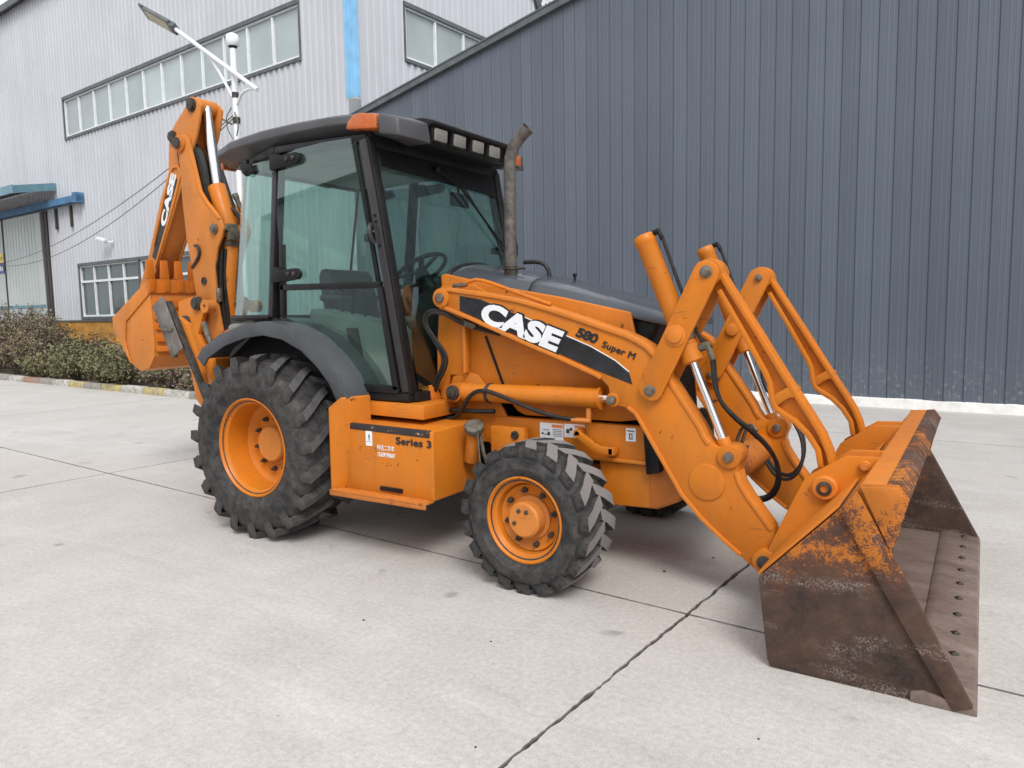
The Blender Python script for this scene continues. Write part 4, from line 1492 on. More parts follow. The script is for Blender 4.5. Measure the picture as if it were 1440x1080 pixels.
    m.cyl(h0, h0 + Vector((.035, 0, .012)), .016, seg=8)
    m.cyl(h0 + Vector((.03, 0, .012)), h0 + Vector((.055, 0, -.035)), .013, seg=8)
    m.build('fitting', M['black'], tc, .002, sy=s)
    m = MB()
    e = c0 + ax * (L - .12) + Vector((.075, -.0, .02))
    m.tube([h0 + Vector((.055, 0, -.03)), c0 + ax * .22 + Vector((.085, 0, .02)), c0 + ax * .45 + Vector((.08, 0, .015)), e, e + Vector((.05, .02, -.06))], .010, 8, smooth=2)
    m.build('hose', M['hose'], tc, sy=s)
    m = MB()
    f0 = c0 + ax * (L - .055) + Vector((.05, 0, .025))
    m.cyl(f0, f0 + Vector((.05, 0, .02)), .022, seg=8)
    m.cyl(f0 + Vector((.04, 0, .03)), f0 + Vector((.075, 0, -.06)), .016, seg=8)
    m.build('fitting', M['grime'], tc, .002, sy=s)
    # twin hoses hanging in a loop down to the cross tube
    for dz, dy in ((0, 0), (-.02, .03)):
        m = MB()
        m.tube([f0 + Vector((.07, dy, -.05)), (3.00, -.50 + dy, 1.07 + dz), (3.08, -.47 + dy, .96 + dz), (3.20, -.42 + dy, .86 + dz), (3.28, -.36 + dy, .74 + dz), (3.29, -.32 + dy, .60 + dz),
                (3.23, -.30 + dy, .50 + dz), (3.13, -.34 + dy, .50 + dz), (3.05, -.38 + dy, .60 + dz)], .0115, 8, smooth=2)
        m.build('hose', M['hose'], BH, sy=s)
    # lift cylinder
    p, q = P1('p_lowcyl'), P1('p_lowrod')
    c0, c1 = Vector((p[0], -.518, p[1])), Vector((q[0], -.518, q[1]))
    ax = (c1 - c0).normalized()
    m = MB()
    m.lathe([(.040, .035), (.060, .045), (.060, .10), (.057, .11), (.057, .985), (.066, .99), (.066, 1.0), (.048, 1.0)], c0, ax, 28)
    m.cyl((c0.x, -.575, c0.z), (c0.x, -.46, c0.z), .058, seg=20)
    lc = m.build('lift_cylinder', M['orange'], BH, angle=40, sy=s)
    m = MB()
    m.cyl(c0 + ax * .97, c1, .028, seg=18)
    m.build('rod', M['chrome'], lc, sy=s)
    m = MB()
    m.cyl((c0.x, -.61, c0.z), (c0.x, -.43, c0.z), .032, seg=18)
    m.lathe([(.048, 0), (.048, .02)], (c0.x, -.595, c0.z), (0, 1, 0), 20)
    m.build('pin', M['dark_steel'], lc, .004, sy=s)
    m = MB()
    m.lathe([(.061, -.012), (.064, 0), (.061, .012)], c0 + ax * .24, ax, 24)
    m.build('clamp', M['dark_steel'], lc, sy=s)
    m = MB()
    m.tube([c0 + Vector((-.17, -.01, -.17)), c0 + Vector((-.02, -.03, -.175)), c0 + Vector((.07, -.06, -.10)), c0 + Vector((.14, -.075, .0)), c0 + Vector((.24, -.078, .035)), c0 + Vector((.40, -.075, -.01)),
            c0 + Vector((.58, -.06, -.075)), c0 + Vector((.74, -.04, -.115)), c0 + Vector((.90, -.02, -.125))], .0125, 8, smooth=2)
    m.build('hose', M['hose'], lc, sy=s)
    m = MB()
    m.cyl(c0 + Vector((.82, -.03, -.125)), c0 + Vector((.93, -.015, -.125)), .016, seg=8)
    m.cyl(c0 + Vector((.92, -.012, -.135)), c0 + Vector((.92, -.008, -.05)), .017, seg=8)
    m.build('fitting', M['orange_faded'], lc, .002, sy=s)
    m = MB()
    m.tube([c0 + Vector((-.17, -.0, -.125)), c0 + Vector((-.02, -.02, -.115)), c0 + Vector((.12, -.02, -.115)), c0 + Vector((.27, -.0, -.11))], .015, 8, smooth=1)
    m.build('hose', M['hose'], lc, sy=s)
    m = MB()
    for dz in (-.125, -.17):
        m.cyl(c0 + Vector((-.24, .0, dz)), c0 + Vector((-.15, -.005, dz)), .020, seg=8)
    m.build('fitting', M['dark_steel'], lc, .002, sy=s)
    # pressure hoses looping in front of the cab to the arm pivot
    for k, dx in enumerate((0, .03)):
        m = MB()
        m.tube([(1.10 + dx, -.50, .93), (1.16 + dx, -.52, 1.05), (1.26 + dx, -.54, 1.17), (1.27 + dx, -.55, 1.25), (1.20 + dx * .5, -.57, 1.36), (1.14 + dx * .5, -.58, 1.45), (1.17 + dx, -.58, 1.525 - .01 * k),
                (1.27 + dx, -.56, 1.53 - .02 * k), (1.40, -.52, 1.455 - .015 * k), (1.55, -.49, 1.40), (1.66, -.48, 1.375)], .0115, 8, smooth=2)
        m.build('hose', M['hose'], BH, sy=s)
    m = MB()
    m.bar((1.40, -.505, 1.452), (1.50, -.50, 1.418), .045, .035)
    m.build('fitting', M['grime'], BH, .004, sy=s)
    m = MB()           # pipe along the top of the arm
    m.tube([(1.36, -.50, 1.665), (1.48, -.50, 1.715), (1.58, -.50, 1.70), (1.75, -.52, 1.645), (1.90, -.53, 1.595), (2.05, -.53, 1.548)], .012, 8, smooth=1)
    m.build('pipe', M['orange'], BH, sy=s)
    m = MB()
    m.cyl((1.33, -.50, 1.675), (1.43, -.50, 1.685), .016, seg=8)
    m.build('fitting', M['grime'], BH, .002, sy=s)

# cross tube between the arms
x, z = P1('p_tube')
m = MB()
m.cyl((x, -.46, z), (x, .46, z), .094, seg=32)
ct = m.build('cross_tube', M['pitted'], BH, angle=40)
m = MB()
m.tube([(x + .02, -.02, z + .085), (x + .05, -.02, z + .20), (x + .08, -.03, z + .24), (x + .12, -.05, z + .20)], .010, 8, smooth=1)
m.tube([(x + .00, -.08, z + .085), (x + .03, -.08, z + .19), (x + .06, -.09, z + .235), (x + .14, -.12, z + .17)], .010, 8, smooth=1)
m.box(x - .05, x + .06, -.14, .02, z + .086, z + .104)
m.build('steel_pipe', M['steel'], ct)

# ---------------------------------------------------------------- loader bucket
CH = PR['CHEEK']
m = MB()
t = .016
bk = MB()
sec = [(4.19, .004), (3.46, .012), (3.448, .035), (3.404, .381), (3.712, .712)]        # floor, heel, back
inner = [(4.17, .030), (3.478, .036), (3.468, .045), (3.424, .376), (3.730, .700)]
bk.prism(sec + inner[::-1], -1.176, 1.176)
bucket = bk.build('loader_bucket', M['scoured'], BH, .003)
m = MB()
m.prism([(3.404 - .004, .384), (3.712 - .004, .716), (3.700, .726), (3.394, .394)], -1.172, 1.172)
m.build('back_sheet', M['orange_light'], bucket, .004)
for s in (1, -1):
    m = MB()
    m.prism(CH, -1.190, -1.172)
    m.build('side_plate', M['bucket'], bucket, .003, sy=s)
    m = MB()
    m.prism(PR['CHKBAND'], -1.210, -1.1905)
    m.prism([(3.785, .818), (3.914, .828), (3.950, .782), (3.900, .572), (3.80, .79)], -1.216, -1.1905)
    m.build('wear_plate', M['bucket'], bucket, .004, sy=s)
# top torsion box and its hard lip
m = MB()
m.prism([(3.712, .712), (3.775, .797), (3.783, .823), (3.914, .832), (3.950, .783), (3.90, .60), (3.80, .70)], -1.170, 1.170)
m.build('top_box', M['orange_light'], bucket, .010, 3)
m = MB()
m.prism([(3.875, .8335), (3.919, .8385), (3.958, .784), (3.940, .765), (3.905, .820), (3.875, .824)], -1.171, 1.171)
m.build('top_lip', M['bucket_lip'], bucket, .003)
m = MB()
m.prism([(4.20, .000), (3.98, .002), (3.98, .040), (4.02, .052), (4.19, .030)], -1.205, 1.205)
edge = m.build('cutting_edge', M['scoured'], bucket, .003)
bolt = MB()
bolt.lathe([(.021, 0), (.019, .008), (.010, .012)], (0, 0, 0), (-.1, 0, 1), 4)
bme = bolt.mesh('edge_bolt')
for k in range(10):
    put('edge_bolt', bme, M['dark_steel'], edge, loc=(4.11, -1.0 + k * 2.1 / 9, .040), rot=(0, 0, .6))
for s in (1, -1):
    E = PR['EAR']
    for y0, y1 in ((-.612, -.590), (-.440, -.418)):
        m = MB()
        m.prism(E, y0, y1)
        er = m.build('hinge_plate', M['orange'], bucket, .004, sy=s)
        if y0 < -.6:
            for key, r, rp in (('p_ear', .058, .034), ('p_ear2', .026, .016)):
                p = P1(key)
                b = MB()
                b.lathe([(r, -.612), (r, -.640), (r - .008, -.648)] if r > .05 else [(r, -.612), (r, -.622), (r - .005, -.626)], (p[0], 0, p[1]), (0, 1, 0), 24)
                b.build('boss', M['orange_light'], er, sy=s)
                b = MB()
                b.lathe([(rp, -.60), (rp, -.655), (rp * .6, -.66), (rp * .55, -.645)] if r > .05 else [(rp, -.6), (rp, -.640)], (p[0], 0, p[1]), (0, 1, 0), 20 if r > .05 else 6)
                b.build('pin', M['dark_steel'] if r > .05 else M['orange_faded'], er, sy=s)
    p = P1('p_ear')
    m = MB()
    m.cyl((p[0], -.60, p[1]), (p[0], -.42, p[1]), .03, seg=16)
    m.build('pin', M['dark_steel'], bucket, sy=s)

# ---------------------------------------------------------------- cab
def quad_pane(name, pts, d, mat, parent, sy=1):
    mb = MB()
    mb.slab(pts, d)
    return mb.build(name, mat, parent, sy=sy)


ARCH = [(-.10, 1.485), (.03, 1.455), (.16, 1.405), (.29, 1.33), (.41, 1.235), (.52, 1.125), (.60, 1.035), (.64, 1.0)]
m = MB()
for s in (-1, 1):
    y = .715 * s
    m.bar((.835, y * .985, 2.62), (1.125, y * .985, 1.0), .075, .070, (0, 1, 0))          # front pillar
    m.bar((.035, y, 2.62), (-.10, y, 1.48), .065, .060, (0, 1, 0))               # middle pillar
    m.bar((-.485, .585 * s, 2.60), (-.695, .585 * s, 1.48), .022, .022, (0, 1, 0))   # rear pillar
    m.bar((-.50, .60 * s, 2.61), (.02, y, 2.64), .07, .06)                        # roof rails
    m.bar((.02, y, 2.64), (.86, y, 2.61), .07, .05)
    m.ribbon([(x, z - .005) for x, z in ARCH], .05, y - .035, y + .035)
    m.bar((.60, y, .985), (1.15, y, .985), .08, .055)
    m.bar((-.10, y, 1.475), (-.70, .60 * s, 1.475), .06, .07)
m.bar((.83, -.72, 2.60), (.83, .72, 2.60), .09, .10, (0, 0, 1))
m.bar((-.50, -.6, 2.60), (-.50, .6, 2.60), .05, .06)
m.bar((-.71, -.6, 1.475), (-.71, .6, 1.475), .05, .08)
m.bar((1.14, -.70, .985), (1.14, .70, .985), .06, .06)
cabf = m.build('cab_frame', M['frame_black'], BH, .010)
for s in (1, -1):      # grey outer face of the front pillar with its rivets
    m = MB()
    m.bar((.842, -.752, 2.60), (1.122, -.746, 1.02), .056, .018, (0, 1, 0))
    pl = m.build('pillar_cover', M['pillar'], cabf, .006, sy=s)
    m = MB()
    for f in (.30, .325, .42):
        m.lathe([(.010, 0), (.010, .008), (.004, .011)], (.842 + .28 * f, -.760, 2.60 - 1.58 * f), (0, -1, 0), 8)
    m.build('rivet', M['black'], pl, sy=s)
    m = MB()
    m.bar((.030, -.752, 2.58), (-.095, -.752, 1.50), .045, .014, (0, 1, 0))
    m.build('pillar_cover', M['pillar'], cabf, .004, sy=s)

for s in (1, -1):
    # door: black frame below, frameless glass above
    m = MB()
    ring = [(.045, 1.70), (.02, 1.50), (.16, 1.425), (.30, 1.345), (.42, 1.25), (.53, 1.14), (.64, 1.045), (1.045, 1.035), (.955, 1.70)]
    m.ribbon([(.06, 2.00), (.04, 1.50)], .040, -.768, -.735)
    m.ribbon([(.025, 1.485), (.16, 1.432), (.30, 1.352), (.42, 1.257), (.53, 1.147), (.635, 1.045)], .045, -.768, -.735)
    m.ribbon([(.62, 1.040), (1.075, 1.035)], .05, -.768, -.735)
    m.ribbon([(1.055, 1.03), (.945, 1.68)], .045, -.768, -.735)
    m.ribbon([(.03, 1.705), (.955, 1.695)], .042, -.768, -.735)
    door = m.build('door', M['frame_black'], BH, .005, sy=s)
    m = MB()
    m.ribbon([(.765, 2.60), (.925, 1.715)], .030, -.752, -.735)
    m.build('seal', M['black'], door, .003, sy=s)
    m = MB()
    m.prism([(.06, 1.715), (.025, 2.20), (.075, 2.575), (.25, 2.615), (.50, 2.625), (.745, 2.62), (.915, 1.715)], -.762, -.756)
    m.build('upper_pane', M['glass'], door, sy=s)
    m = MB()
    m.prism([(.055, 1.69), (.035, 1.51), (.16, 1.445), (.30, 1.365), (.42, 1.27), (.53, 1.16), (.635, 1.055), (1.045, 1.05), (.945, 1.69)], -.756, -.750)
    m.build('lower_pane', M['glass'], door, sy=s)
    for zc, xo in ((2.545, .06), (1.785, .02)):
        m = MB()
        m.prism([(xo - .05, zc - .05), (xo - .05, zc + .055), (xo + .02, zc + .06), (xo + .05, zc + .04), (xo + .21, zc + .045), (xo + .245, zc + .02), (xo + .245, zc - .01), (xo + .22, zc - .03), (xo + .03, zc - .045)], -.795, -.7625)
        hg = m.build('hinge', M['black'], door, .010, sy=s)
        m = MB()
        for dx in (.13, .19):
            m.lathe([(.015, 0), (.015, .010), (.007, .013)], (xo + dx, -.794, zc + .008), (0, -1, 0), 10)
        m.build('bolt', M['dark_steel'], hg, sy=s)
    m = MB()
    m.prism([(.83, 2.30), (.87, 2.30), (.90, 2.08), (.895, 2.04), (.865, 2.04), (.845, 2.10)], -.74, -.715)
    m.prism([(.80, 2.02), (.90, 2.03), (.90, 1.96), (.80, 1.97)], -.735, -.71)
    m.build('handle', M['black'], door, .008, sy=s)
    m = MB()
    m.tube([(.905, -.775, 2.07), (.912, -.80, 2.05), (.925, -.80, 1.98), (.93, -.775, 1.955)], .014, 8, smooth=1)
    m.build('grab_handle', M['pillar'], door, sy=s)
    # rear quarter glass, curved round the corner in four flats
    cs = [((-.075, .025), -.745), ((-.25, -.12), -.742), ((-.45, -.28), -.715), ((-.60, -.41), -.665), ((-.705, -.50), -.60)]
    for i in range(4):
        (xa, ya), (xb, yb) = cs[i], cs[i + 1]
        if i == 0:
            qm = MB()
        pa = [(xa[0], ya, 1.50), (xb[0], yb, 1.50), (xb[1], yb, 2.58), (xa[1], ya, 2.58)]
        qm.add(pa, [(0, 1, 2, 3)])
        qm.add([(x + .003, y + .006, z) for x, y, z in pa], [(3, 2, 1, 0)])
    me = qm.mesh('quarter_pane', 0, angle=60, sy=s)
    put('quarter_pane', me, M['glass'], cabf)
    m = MB()
    m.tube([(-.10, -.752, 1.50), (-.25, -.748, 1.50), (-.45, -.720, 1.50), (-.60, -.67, 1.50), (-.71, -.60, 1.50)], .020, 8)
    m.build('seal', M['black'], cabf, sy=s)
    m = MB()
    m.tube([(-.33, -.712, 2.62), (-.33, -.722, 2.54), (-.28, -.74, 2.52)], .028, 8)
    m.prism([(-.36, 2.58), (-.24, 2.58), (-.20, 2.52), (-.30, 2.50)], -.752, -.730)
    m.build('window_catch', M['black'], cabf, .006, sy=s)
m = MB()
m.slab([(.862, -.66, 2.55), (.862, .66, 2.55), (1.155, .66, 1.03), (1.155, -.66, 1.03)], (.006, 0, .001))
ws = m.build('windscreen', M['glass'], cabf)
m = MB()
m.slab([(-.505, -.58, 2.57), (-.505, .58, 2.57), (-.71, .58, 1.50), (-.71, -.58, 1.50)], (-.006, 0, 0))
m.build('rear_pane', M['glass'], cabf)
m = MB()               # black sun band across the top of the windscreen
m.slab([(.875, -.66, 2.56), (.875, .66, 2.56), (.905, .66, 2.40), (.905, -.66, 2.44)], (.004, 0, .001))
m.build('sun_band', M['black'], ws)
m = MB()               # wiper
m.tube([(.905, -.10, 2.50), (.94, .12, 2.42), (1.005, .62, 2.00)], .008, 6)
m.tube([(.92, .18, 2.44), (1.012, .64, 1.93)], .006, 6)
m.cyl((.87, -.10, 2.51), (.925, -.10, 2.50), .022, seg=10)
m.build('wiper', M['black'], ws)

# roof: shell with drooping tail
def roof_sec(x, hw, zb, zs, zt):
    half = [(hw - .20, zb), (hw - .10, zb), (hw - .055, zb + (zs - zb) * .30), (hw - .012, zb + (zs - zb) * .46), (hw + .002, zb + (zs - zb) * .54), (hw - .006, zs - .008), (hw - .022, zs + .006), (hw - .10, zs + (zt - zs) * .55), (hw - .25, zs + (zt - zs) * .85), (.15, zt)]
    return [(x, -y, z) for y, z in half] + [(x, y, z) for y, z in reversed(half)]


RS = [(-.80, .52, 2.660, 2.688, 2.70), (-.765, .62, 2.640, 2.708, 2.735), (-.66, .700, 2.632, 2.732, 2.768), (-.45, .755, 2.632, 2.756, 2.798), (-.10, .780, 2.640, 2.774, 2.825), (.30, .785, 2.652, 2.776, 2.832),
      (.60, .785, 2.655, 2.767, 2.822), (.86, .775, 2.640, 2.746, 2.798), (1.02, .748, 2.612, 2.712, 2.760), (1.10, .720, 2.600, 2.688, 2.732)]
loft([roof_sec(*r) for r in RS]).build('cab_roof', M['roof_grey'], BH, .004, 2, 48)
m = MB()               # headliner and dark underside
m.box(-.50, .84, -.64, .64, 2.590, 2.605)
m.build('headliner', M['trim'], BH)
m = MB()
m.prism([(.86, 2.612), (1.115, 2.60), (1.125, 2.690), (1.185, 2.706), (1.18, 2.728), (1.10, 2.752), (.86, 2.775)], -.468, .468)
lb = m.build('lamp_housing', M['black'], BH, .01)
for s in (1, -1):
    m = MB()
    m.hexa([(.986, -.772, 2.612), (1.12, -.735, 2.588), (1.165, -.47, 2.578), (.97, -.47, 2.585)], [(.986, -.768, 2.738), (1.11, -.725, 2.700), (1.145, -.47, 2.708), (.97, -.47, 2.765)])
    cb = m.build('roof_corner', M['roof_grey'], BH, .015, 3, sy=s)
    m = MB()
    m.slab([(.735, -.794, 2.668), (.752, -.794, 2.710), (.795, -.793, 2.744), (.85, -.789, 2.753), (.972, -.774, 2.734), (.972, -.775, 2.645)], (0, .10, 0))
    m.build('amber_lamp', M['amber'], cb, .010, 3, sy=s)
    m = MB()
    m.box(1.152, 1.170, -.60, -.52, 2.60, 2.675)
    m.build('amber_lamp', M['amber'], cb, .004, sy=s) if s < 0 else None
    m = MB()
    m.box(-.812, -.775, -.56, -.44, 2.63, 2.685)
    m.build('tail_lamp', M['amber'], BH, .006, sy=s)
for k in range(4):
    yc = -.365 + k * .205 + (k > 1) * .01
    m = MB()
    m.hexa([(1.085, yc - .085, 2.607), (1.15, yc - .080, 2.600), (1.15, yc + .080, 2.600), (1.085, yc + .085, 2.607)], [(1.085, yc - .085, 2.715), (1.158, yc - .080, 2.700), (1.158, yc + .080, 2.700), (1.085, yc + .085, 2.715)])
    wl_ = m.build('work_lamp', M['black'], BH, .010)
    m = MB()
    m.hexa([(1.145, yc - .066, 2.611), (1.163, yc - .064, 2.609), (1.163, yc + .064, 2.609), (1.145, yc + .066, 2.611)], [(1.15, yc - .066, 2.690), (1.170, yc - .064, 2.688), (1.170, yc + .064, 2.688), (1.15, yc + .066, 2.690)])
    m.build('lens', M['lens'], wl_, .012)

# cab interior
m = MB()
m.box(-.64, 1.08, -.66, .66, .93, .985)
m.build('cab_floor', M['black'], BH, .01)
for s in (1, -1):
    m = MB()
    m.prism([(-.66, 1.0), (-.66, 1.45), (-.30, 1.50), (.12, 1.48), (.38, 1.30), (.50, 1.12), (.52, .985)], -.70, -.42)
    m.build('inner_fender', M['trim'], BH, .03, 3, sy=s)
m = MB()
m.prism([(.10, 1.0), (.12, 1.56), (.50, 1.50), (.82, 1.44), (.88, 1.40), (.88, 1.0)], -.60, -.36)
sc = m.build('side_console', M['trim'], BH, .03, 3)
m = MB()
m.prism([(.50, 1.42), (.60, 1.42), (.66, 1.12), (.58, 1.08)], -.625, -.601)
m.build('handle_recess', M['black'], sc, .008)
m = MB()
for x, z in ((.30, 1.68), (.40, 1.66), (.52, 1.62)):
    m.tube([(x, -.45, 1.48), (x + .01, -.45, z)], .010, 6)
    m.lathe([(.0, 0), (.022, .02), (.022, .04), (0, .06)], (x + .01, -.45, z - .01), (0, 0, 1), 10)
m.build('control_lever', M['black'], sc)
m = MB()
m.box(-.02, .42, -.24, .24, .985, 1.28)
m.build('seat_base', M['black'], BH, .03)
m = MB()
m.prism([(-.06, 1.30), (-.05, 1.40), (.10, 1.44), (.42, 1.45), (.50, 1.42), (.49, 1.33), (.40, 1.29)], -.26, .26)
seat = m.build('seat', M['seat'], BH, .035, 3)
m = MB()
m.prism([(-.06, 1.38), (.06, 1.40), (.0, 1.66), (-.03, 1.80), (-.07, 1.86), (-.13, 1.86), (-.15, 1.79), (-.12, 1.62)], -.25, .25)
m.build('backrest', M['seat'], seat, .04, 3)
m = MB()
for k in range(5):
    z = 1.30 - k * .045
    m.lathe([(.20, 0), (.235, .018), (.20, .036)], (.22, 0, z - .03), (0, 0, 1), 24)
m.build('bellows', M['black'], seat)
for sy_ in (-.30, .30):
    m = MB()
    m.bar((-.06, sy_, 1.64), (.26, sy_, 1.62), .06, .05)
    m.build('armrest', M['seat'], seat, .02)
m = MB()
m.prism([(.78, 1.0), (.80, 1.50), (.84, 1.64), (.98, 1.70), (1.05, 1.66), (1.06, 1.0)], -.26, .26)
m.build('dashboard', M['black'], BH, .03, 3)
m = MB()
c = Vector((.66, 0, 1.82))
axw = Vector((-.55, 0, .83)).normalized()
sx_ = Vector((0, 1, 0))
sy__ = axw.cross(sx_)
m.tube([c + (sx_ * math.cos(a) + sy__ * math.sin(a)) * .205 for a in [2 * math.pi * k / 28 for k in range(29)]], .016, 8, caps=False)
m.cyl(c - axw * .05, c + axw * .012, .05, .045, 16)
for a in (.5, 2.64, 4.71):
    d = sx_ * math.cos(a) + sy__ * math.sin(a)
    m.bar(c - axw * .01, c + d * .205, .03, .014, axw)
m.cyl(c - axw * .05, (.90, 0, 1.50), .045, .06, 14)
m.build('steering_wheel', M['black'], BH, angle=50)
m = MB()
m.tube([(.80, .30, 2.53), (.80, .30, 2.40)], .008, 6)
m.box(.79, .81, .20, .42, 2.30, 2.40)
m.build('inside_mirror', M['black'], BH, .01)
m = MB()
m.tube([(.93, .72, 2.10), (.98, .80, 2.10), (.99, .82, 2.02)], .009, 6)
m.lathe([(.0, 0), (.075, .01), (.085, .03), (.05, .05), (0, .055)], (.98, .81, 1.99), (-.6, -.8, 0), 16)
m.build('outside_mirror', M['black'], BH)

# ---------------------------------------------------------------- mudguards
for s in (1, -1):
    F_ = PR['FENDER']
    outer = F_
    inn = []
    for i, (x, z) in enumerate(F_):
        d = Vector((x - .05, z - .60)).normalized()
        inn.append((x - d.x * .095, z - d.y * .095))
    m = MB()
    m.prism(outer + inn[::-1], -.960, -.942)                       # lip that faces out
    th = [(x - Vector((x - .05, z - .6)).normalized().x * .018, z - Vector((x - .05, z - .6)).normalized().y * .018) for x, z in F_]
    m.prism(outer + th[::-1], -.9425, -.62)                          # top sheet
    m.build('mudguard', M['grey_plastic'], BH, .006, 2, 40, sy=s)
    m = MB()
    m.prism([(-.64, 1.19), (-.38, 1.355), (-.15, 1.425), (.064, 1.445), (.27, 1.415), (.46, 1.335), (.61, 1.225), (.72, 1.105), (.78, .95), (.60, .90), (-.64, .90)], -.715, -.60)
    m.build('wheel_well', M['black'], BH, .01, sy=s)

# ---------------------------------------------------------------- step box, battery tray, filler
for s in (1, -1):
    m = MB()
    m.add([(.76, -.935, .405), (1.475, -.935, .405), (1.475, -.935, .822), (.76, -.935, .832), (.76, -.46, .405), (1.475, -.46, .405), (1.475, -.46, .835), (.76, -.46, .845)],
          [(0, 1, 2, 3), (5, 4, 7, 6), (1, 5, 6, 2), (4, 0, 3, 7), (3, 2, 6, 7), (4, 5, 1, 0)])
    tb = m.build('step_box', M['orange'], BH, .012, 3, sy=s)
    m = MB()           # rubbed black anti-slip strip along the upper edge
    m.hexa([(.80, -.9385, .795), (1.455, -.9385, .783), (1.455, -.90, .783), (.80, -.90, .795)], [(.80, -.9385, .833), (1.455, -.9385, .823), (1.455, -.915, .8265), (.80, -.915, .8355)])
    m.build('tread_strip', M['worn_black'], tb, .003, sy=s)
    m = MB()           # serrated step plate
    m.box(.70, 1.475, -1.02, -.9355, .400, .412)
    m.box(.70, 1.475, -1.02, -1.008, .375, .400)
    sp = m.build('step_plate', M['pitted'], tb, .003, sy=s)
    m = MB()
    for r in range(3):
        for k in range(36):
            x = .72 + k * .0205
            m.lathe([(.007, 0), (.004, .008)], (x + (r % 2) * .01, -1.005 + r * .026, .412), (0, 0, 1), 5)
    o = m.build('step_teeth', M['orange_light'], sp, sy=s)
    o['kind'] = 'stuff'
    m = MB()
    m.box(1.06, 1.24, -.948, -.9365, .432, .458)
    m.build('drain_slot', M['black'], tb, .004, sy=s)
    m = MB()           # bracket plate beside the wheel
    m.add([(.700, -1.005, .40), (.700, -1.0, .93), (.80, -.99, 1.0), (.86, -.80, 1.0), (.86, -.80, .42), (.76, -.93, .42),
           (.715, -1.005, .40), (.715, -1.0, .925), (.81, -.985, .99), (.872, -.80, .99), (.872, -.80, .42), (.772, -.93, .42)],
          [(0, 1, 2, 5), (2, 3, 4, 5), (6, 11, 8, 7), (8, 11, 10, 9), (0, 6, 7, 1), (1, 7, 8, 2), (2, 8, 9, 3), (3, 9, 10, 4), (4, 10, 11, 5), (5, 11, 6, 0)])
    m.build('step_bracket', M['orange'], BH, .003, sy=s)
    m = MB()           # battery tray under the cab
    m.hexa([(.72, -.80, .872), (1.30, -.80, .862), (1.30, -.48, .862), (.72, -.48, .872)], [(.72, -.78, .955), (1.31, -.80, .950), (1.31, -.48, .950), (.72, -.48, .96)])
    m.build('tray', M['orange'], BH, .006, sy=s)
    m = MB()
    m.prism([(1.09, .95), (1.10, 1.03), (1.16, 1.05), (1.19, .95)], -.56, -.47)
    m.build('bracket', M['orange_worn'], BH, .006, sy=s)
m = MB()
m.cyl((1.52, -.62, .60), (1.58, -.66, .81), .045, .040, 16)
fn = m.build('fuel_filler', M['orange'], BH, .006)
m = MB()
m.lathe([(.058, 0), (.062, .012), (.062, .040), (.045, .052), (0, .052)], (1.585, -.665, .800), (.25, -.45, .86), 12)
m.tube([(1.59, -.70, .84), (1.63, -.70, .80), (1.645, -.70, .62), (1.66, -.69, .57)], .006, 6)
m.build('cap', M['grime'], fn, .003)
m = MB()
m.tube([(1.62, -.66, .79), (1.65, -.655, .62), (1.66, -.60, .57), (1.60, -.56, .57)], .011, 8, smooth=1)
m.build('drain_hose', M['grime'], BH)
m = MB()
m.box(1.62, 1.86, -.545, -.485, .555, .815)
bp = m.build('axle_bracket', M['orange'], BH, .006)
m = MB()
for z, r in ((.77, .026), (.70, .013), (.64, .026)):
    m.lathe([(r, -.545), (r, -.556), (r * .6, -.558), (r * .55, -.548)], (1.80, 0, z), (0, 1, 0), 16)
m.build('bolt', M['dark_steel'], bp)
m = MB()               # tie-down bar on the rail
m.ribbon([(2.20, .815), (2.225, .80), (2.33, .735), (2.36, .725), (2.44, .722)], .042, -.545, -.515)
m.box(2.195, 2.235, -.545, -.462, .795, .83)
m.box(2.41, 2.445, -.545, -.462, .70, .742)
m.build('tie_down', M['orange'], BH, .004)

# ---------------------------------------------------------------- writing on the machine
def text_mesh(body, size, offset, depth=.0008, shear=0.0, spacing=1.0):
    cu = bpy.data.curves.new('txt', 'FONT')
    cu.body = body
    cu.size = size
    cu.offset = offset
    cu.extrude = depth
    cu.shear = shear
    cu.space_character = spacing
    cu.resolution_u = 4
    ob = bpy.data.objects.new('txt', cu)
    col.objects.link(ob)
    bpy.context.view_layer.update()
    dg = bpy.context.evaluated_depsgraph_get()
    me = bpy.data.meshes.new_from_object(ob.evaluated_get(dg))
    bpy.data.objects.remove(ob)
    bpy.data.curves.remove(cu)
    return me


def fit_text(me, x0, z0, w, h, slope, y, flip=False):
    """lay the flat letters into a box w by h whose baseline starts at (x0, z0) and runs at 'slope' radians in the xz plane, facing -y"""
    xs = [v.co.x for v in me.vertices]
    ys = [v.co.y for v in me.vertices]
    ax, bx, ay, by = min(xs), max(xs), min(ys), max(ys)
    c, s_ = math.cos(slope), math.sin(slope)
    for v in me.vertices:
        p = (v.co.x - ax) / (bx - ax) * w
        q = (v.co.y - ay) / (by - ay) * h
        v.co = (x0 + p * c - q * s_, y + (-v.co.z if True else 0), z0 + p * s_ + q * c)
    me.materials.clear()
    return me


def lettering(name, body, x0, z0, w, h, slope, y, mat, parent, offset=0.0, spacing=1.0):
    me = fit_text(text_mesh(body, 1.0, offset, .004, 0, spacing), x0, z0, w, h, slope, y)
    for v in me.vertices:
        pass
    return put(name, me, mat, parent)


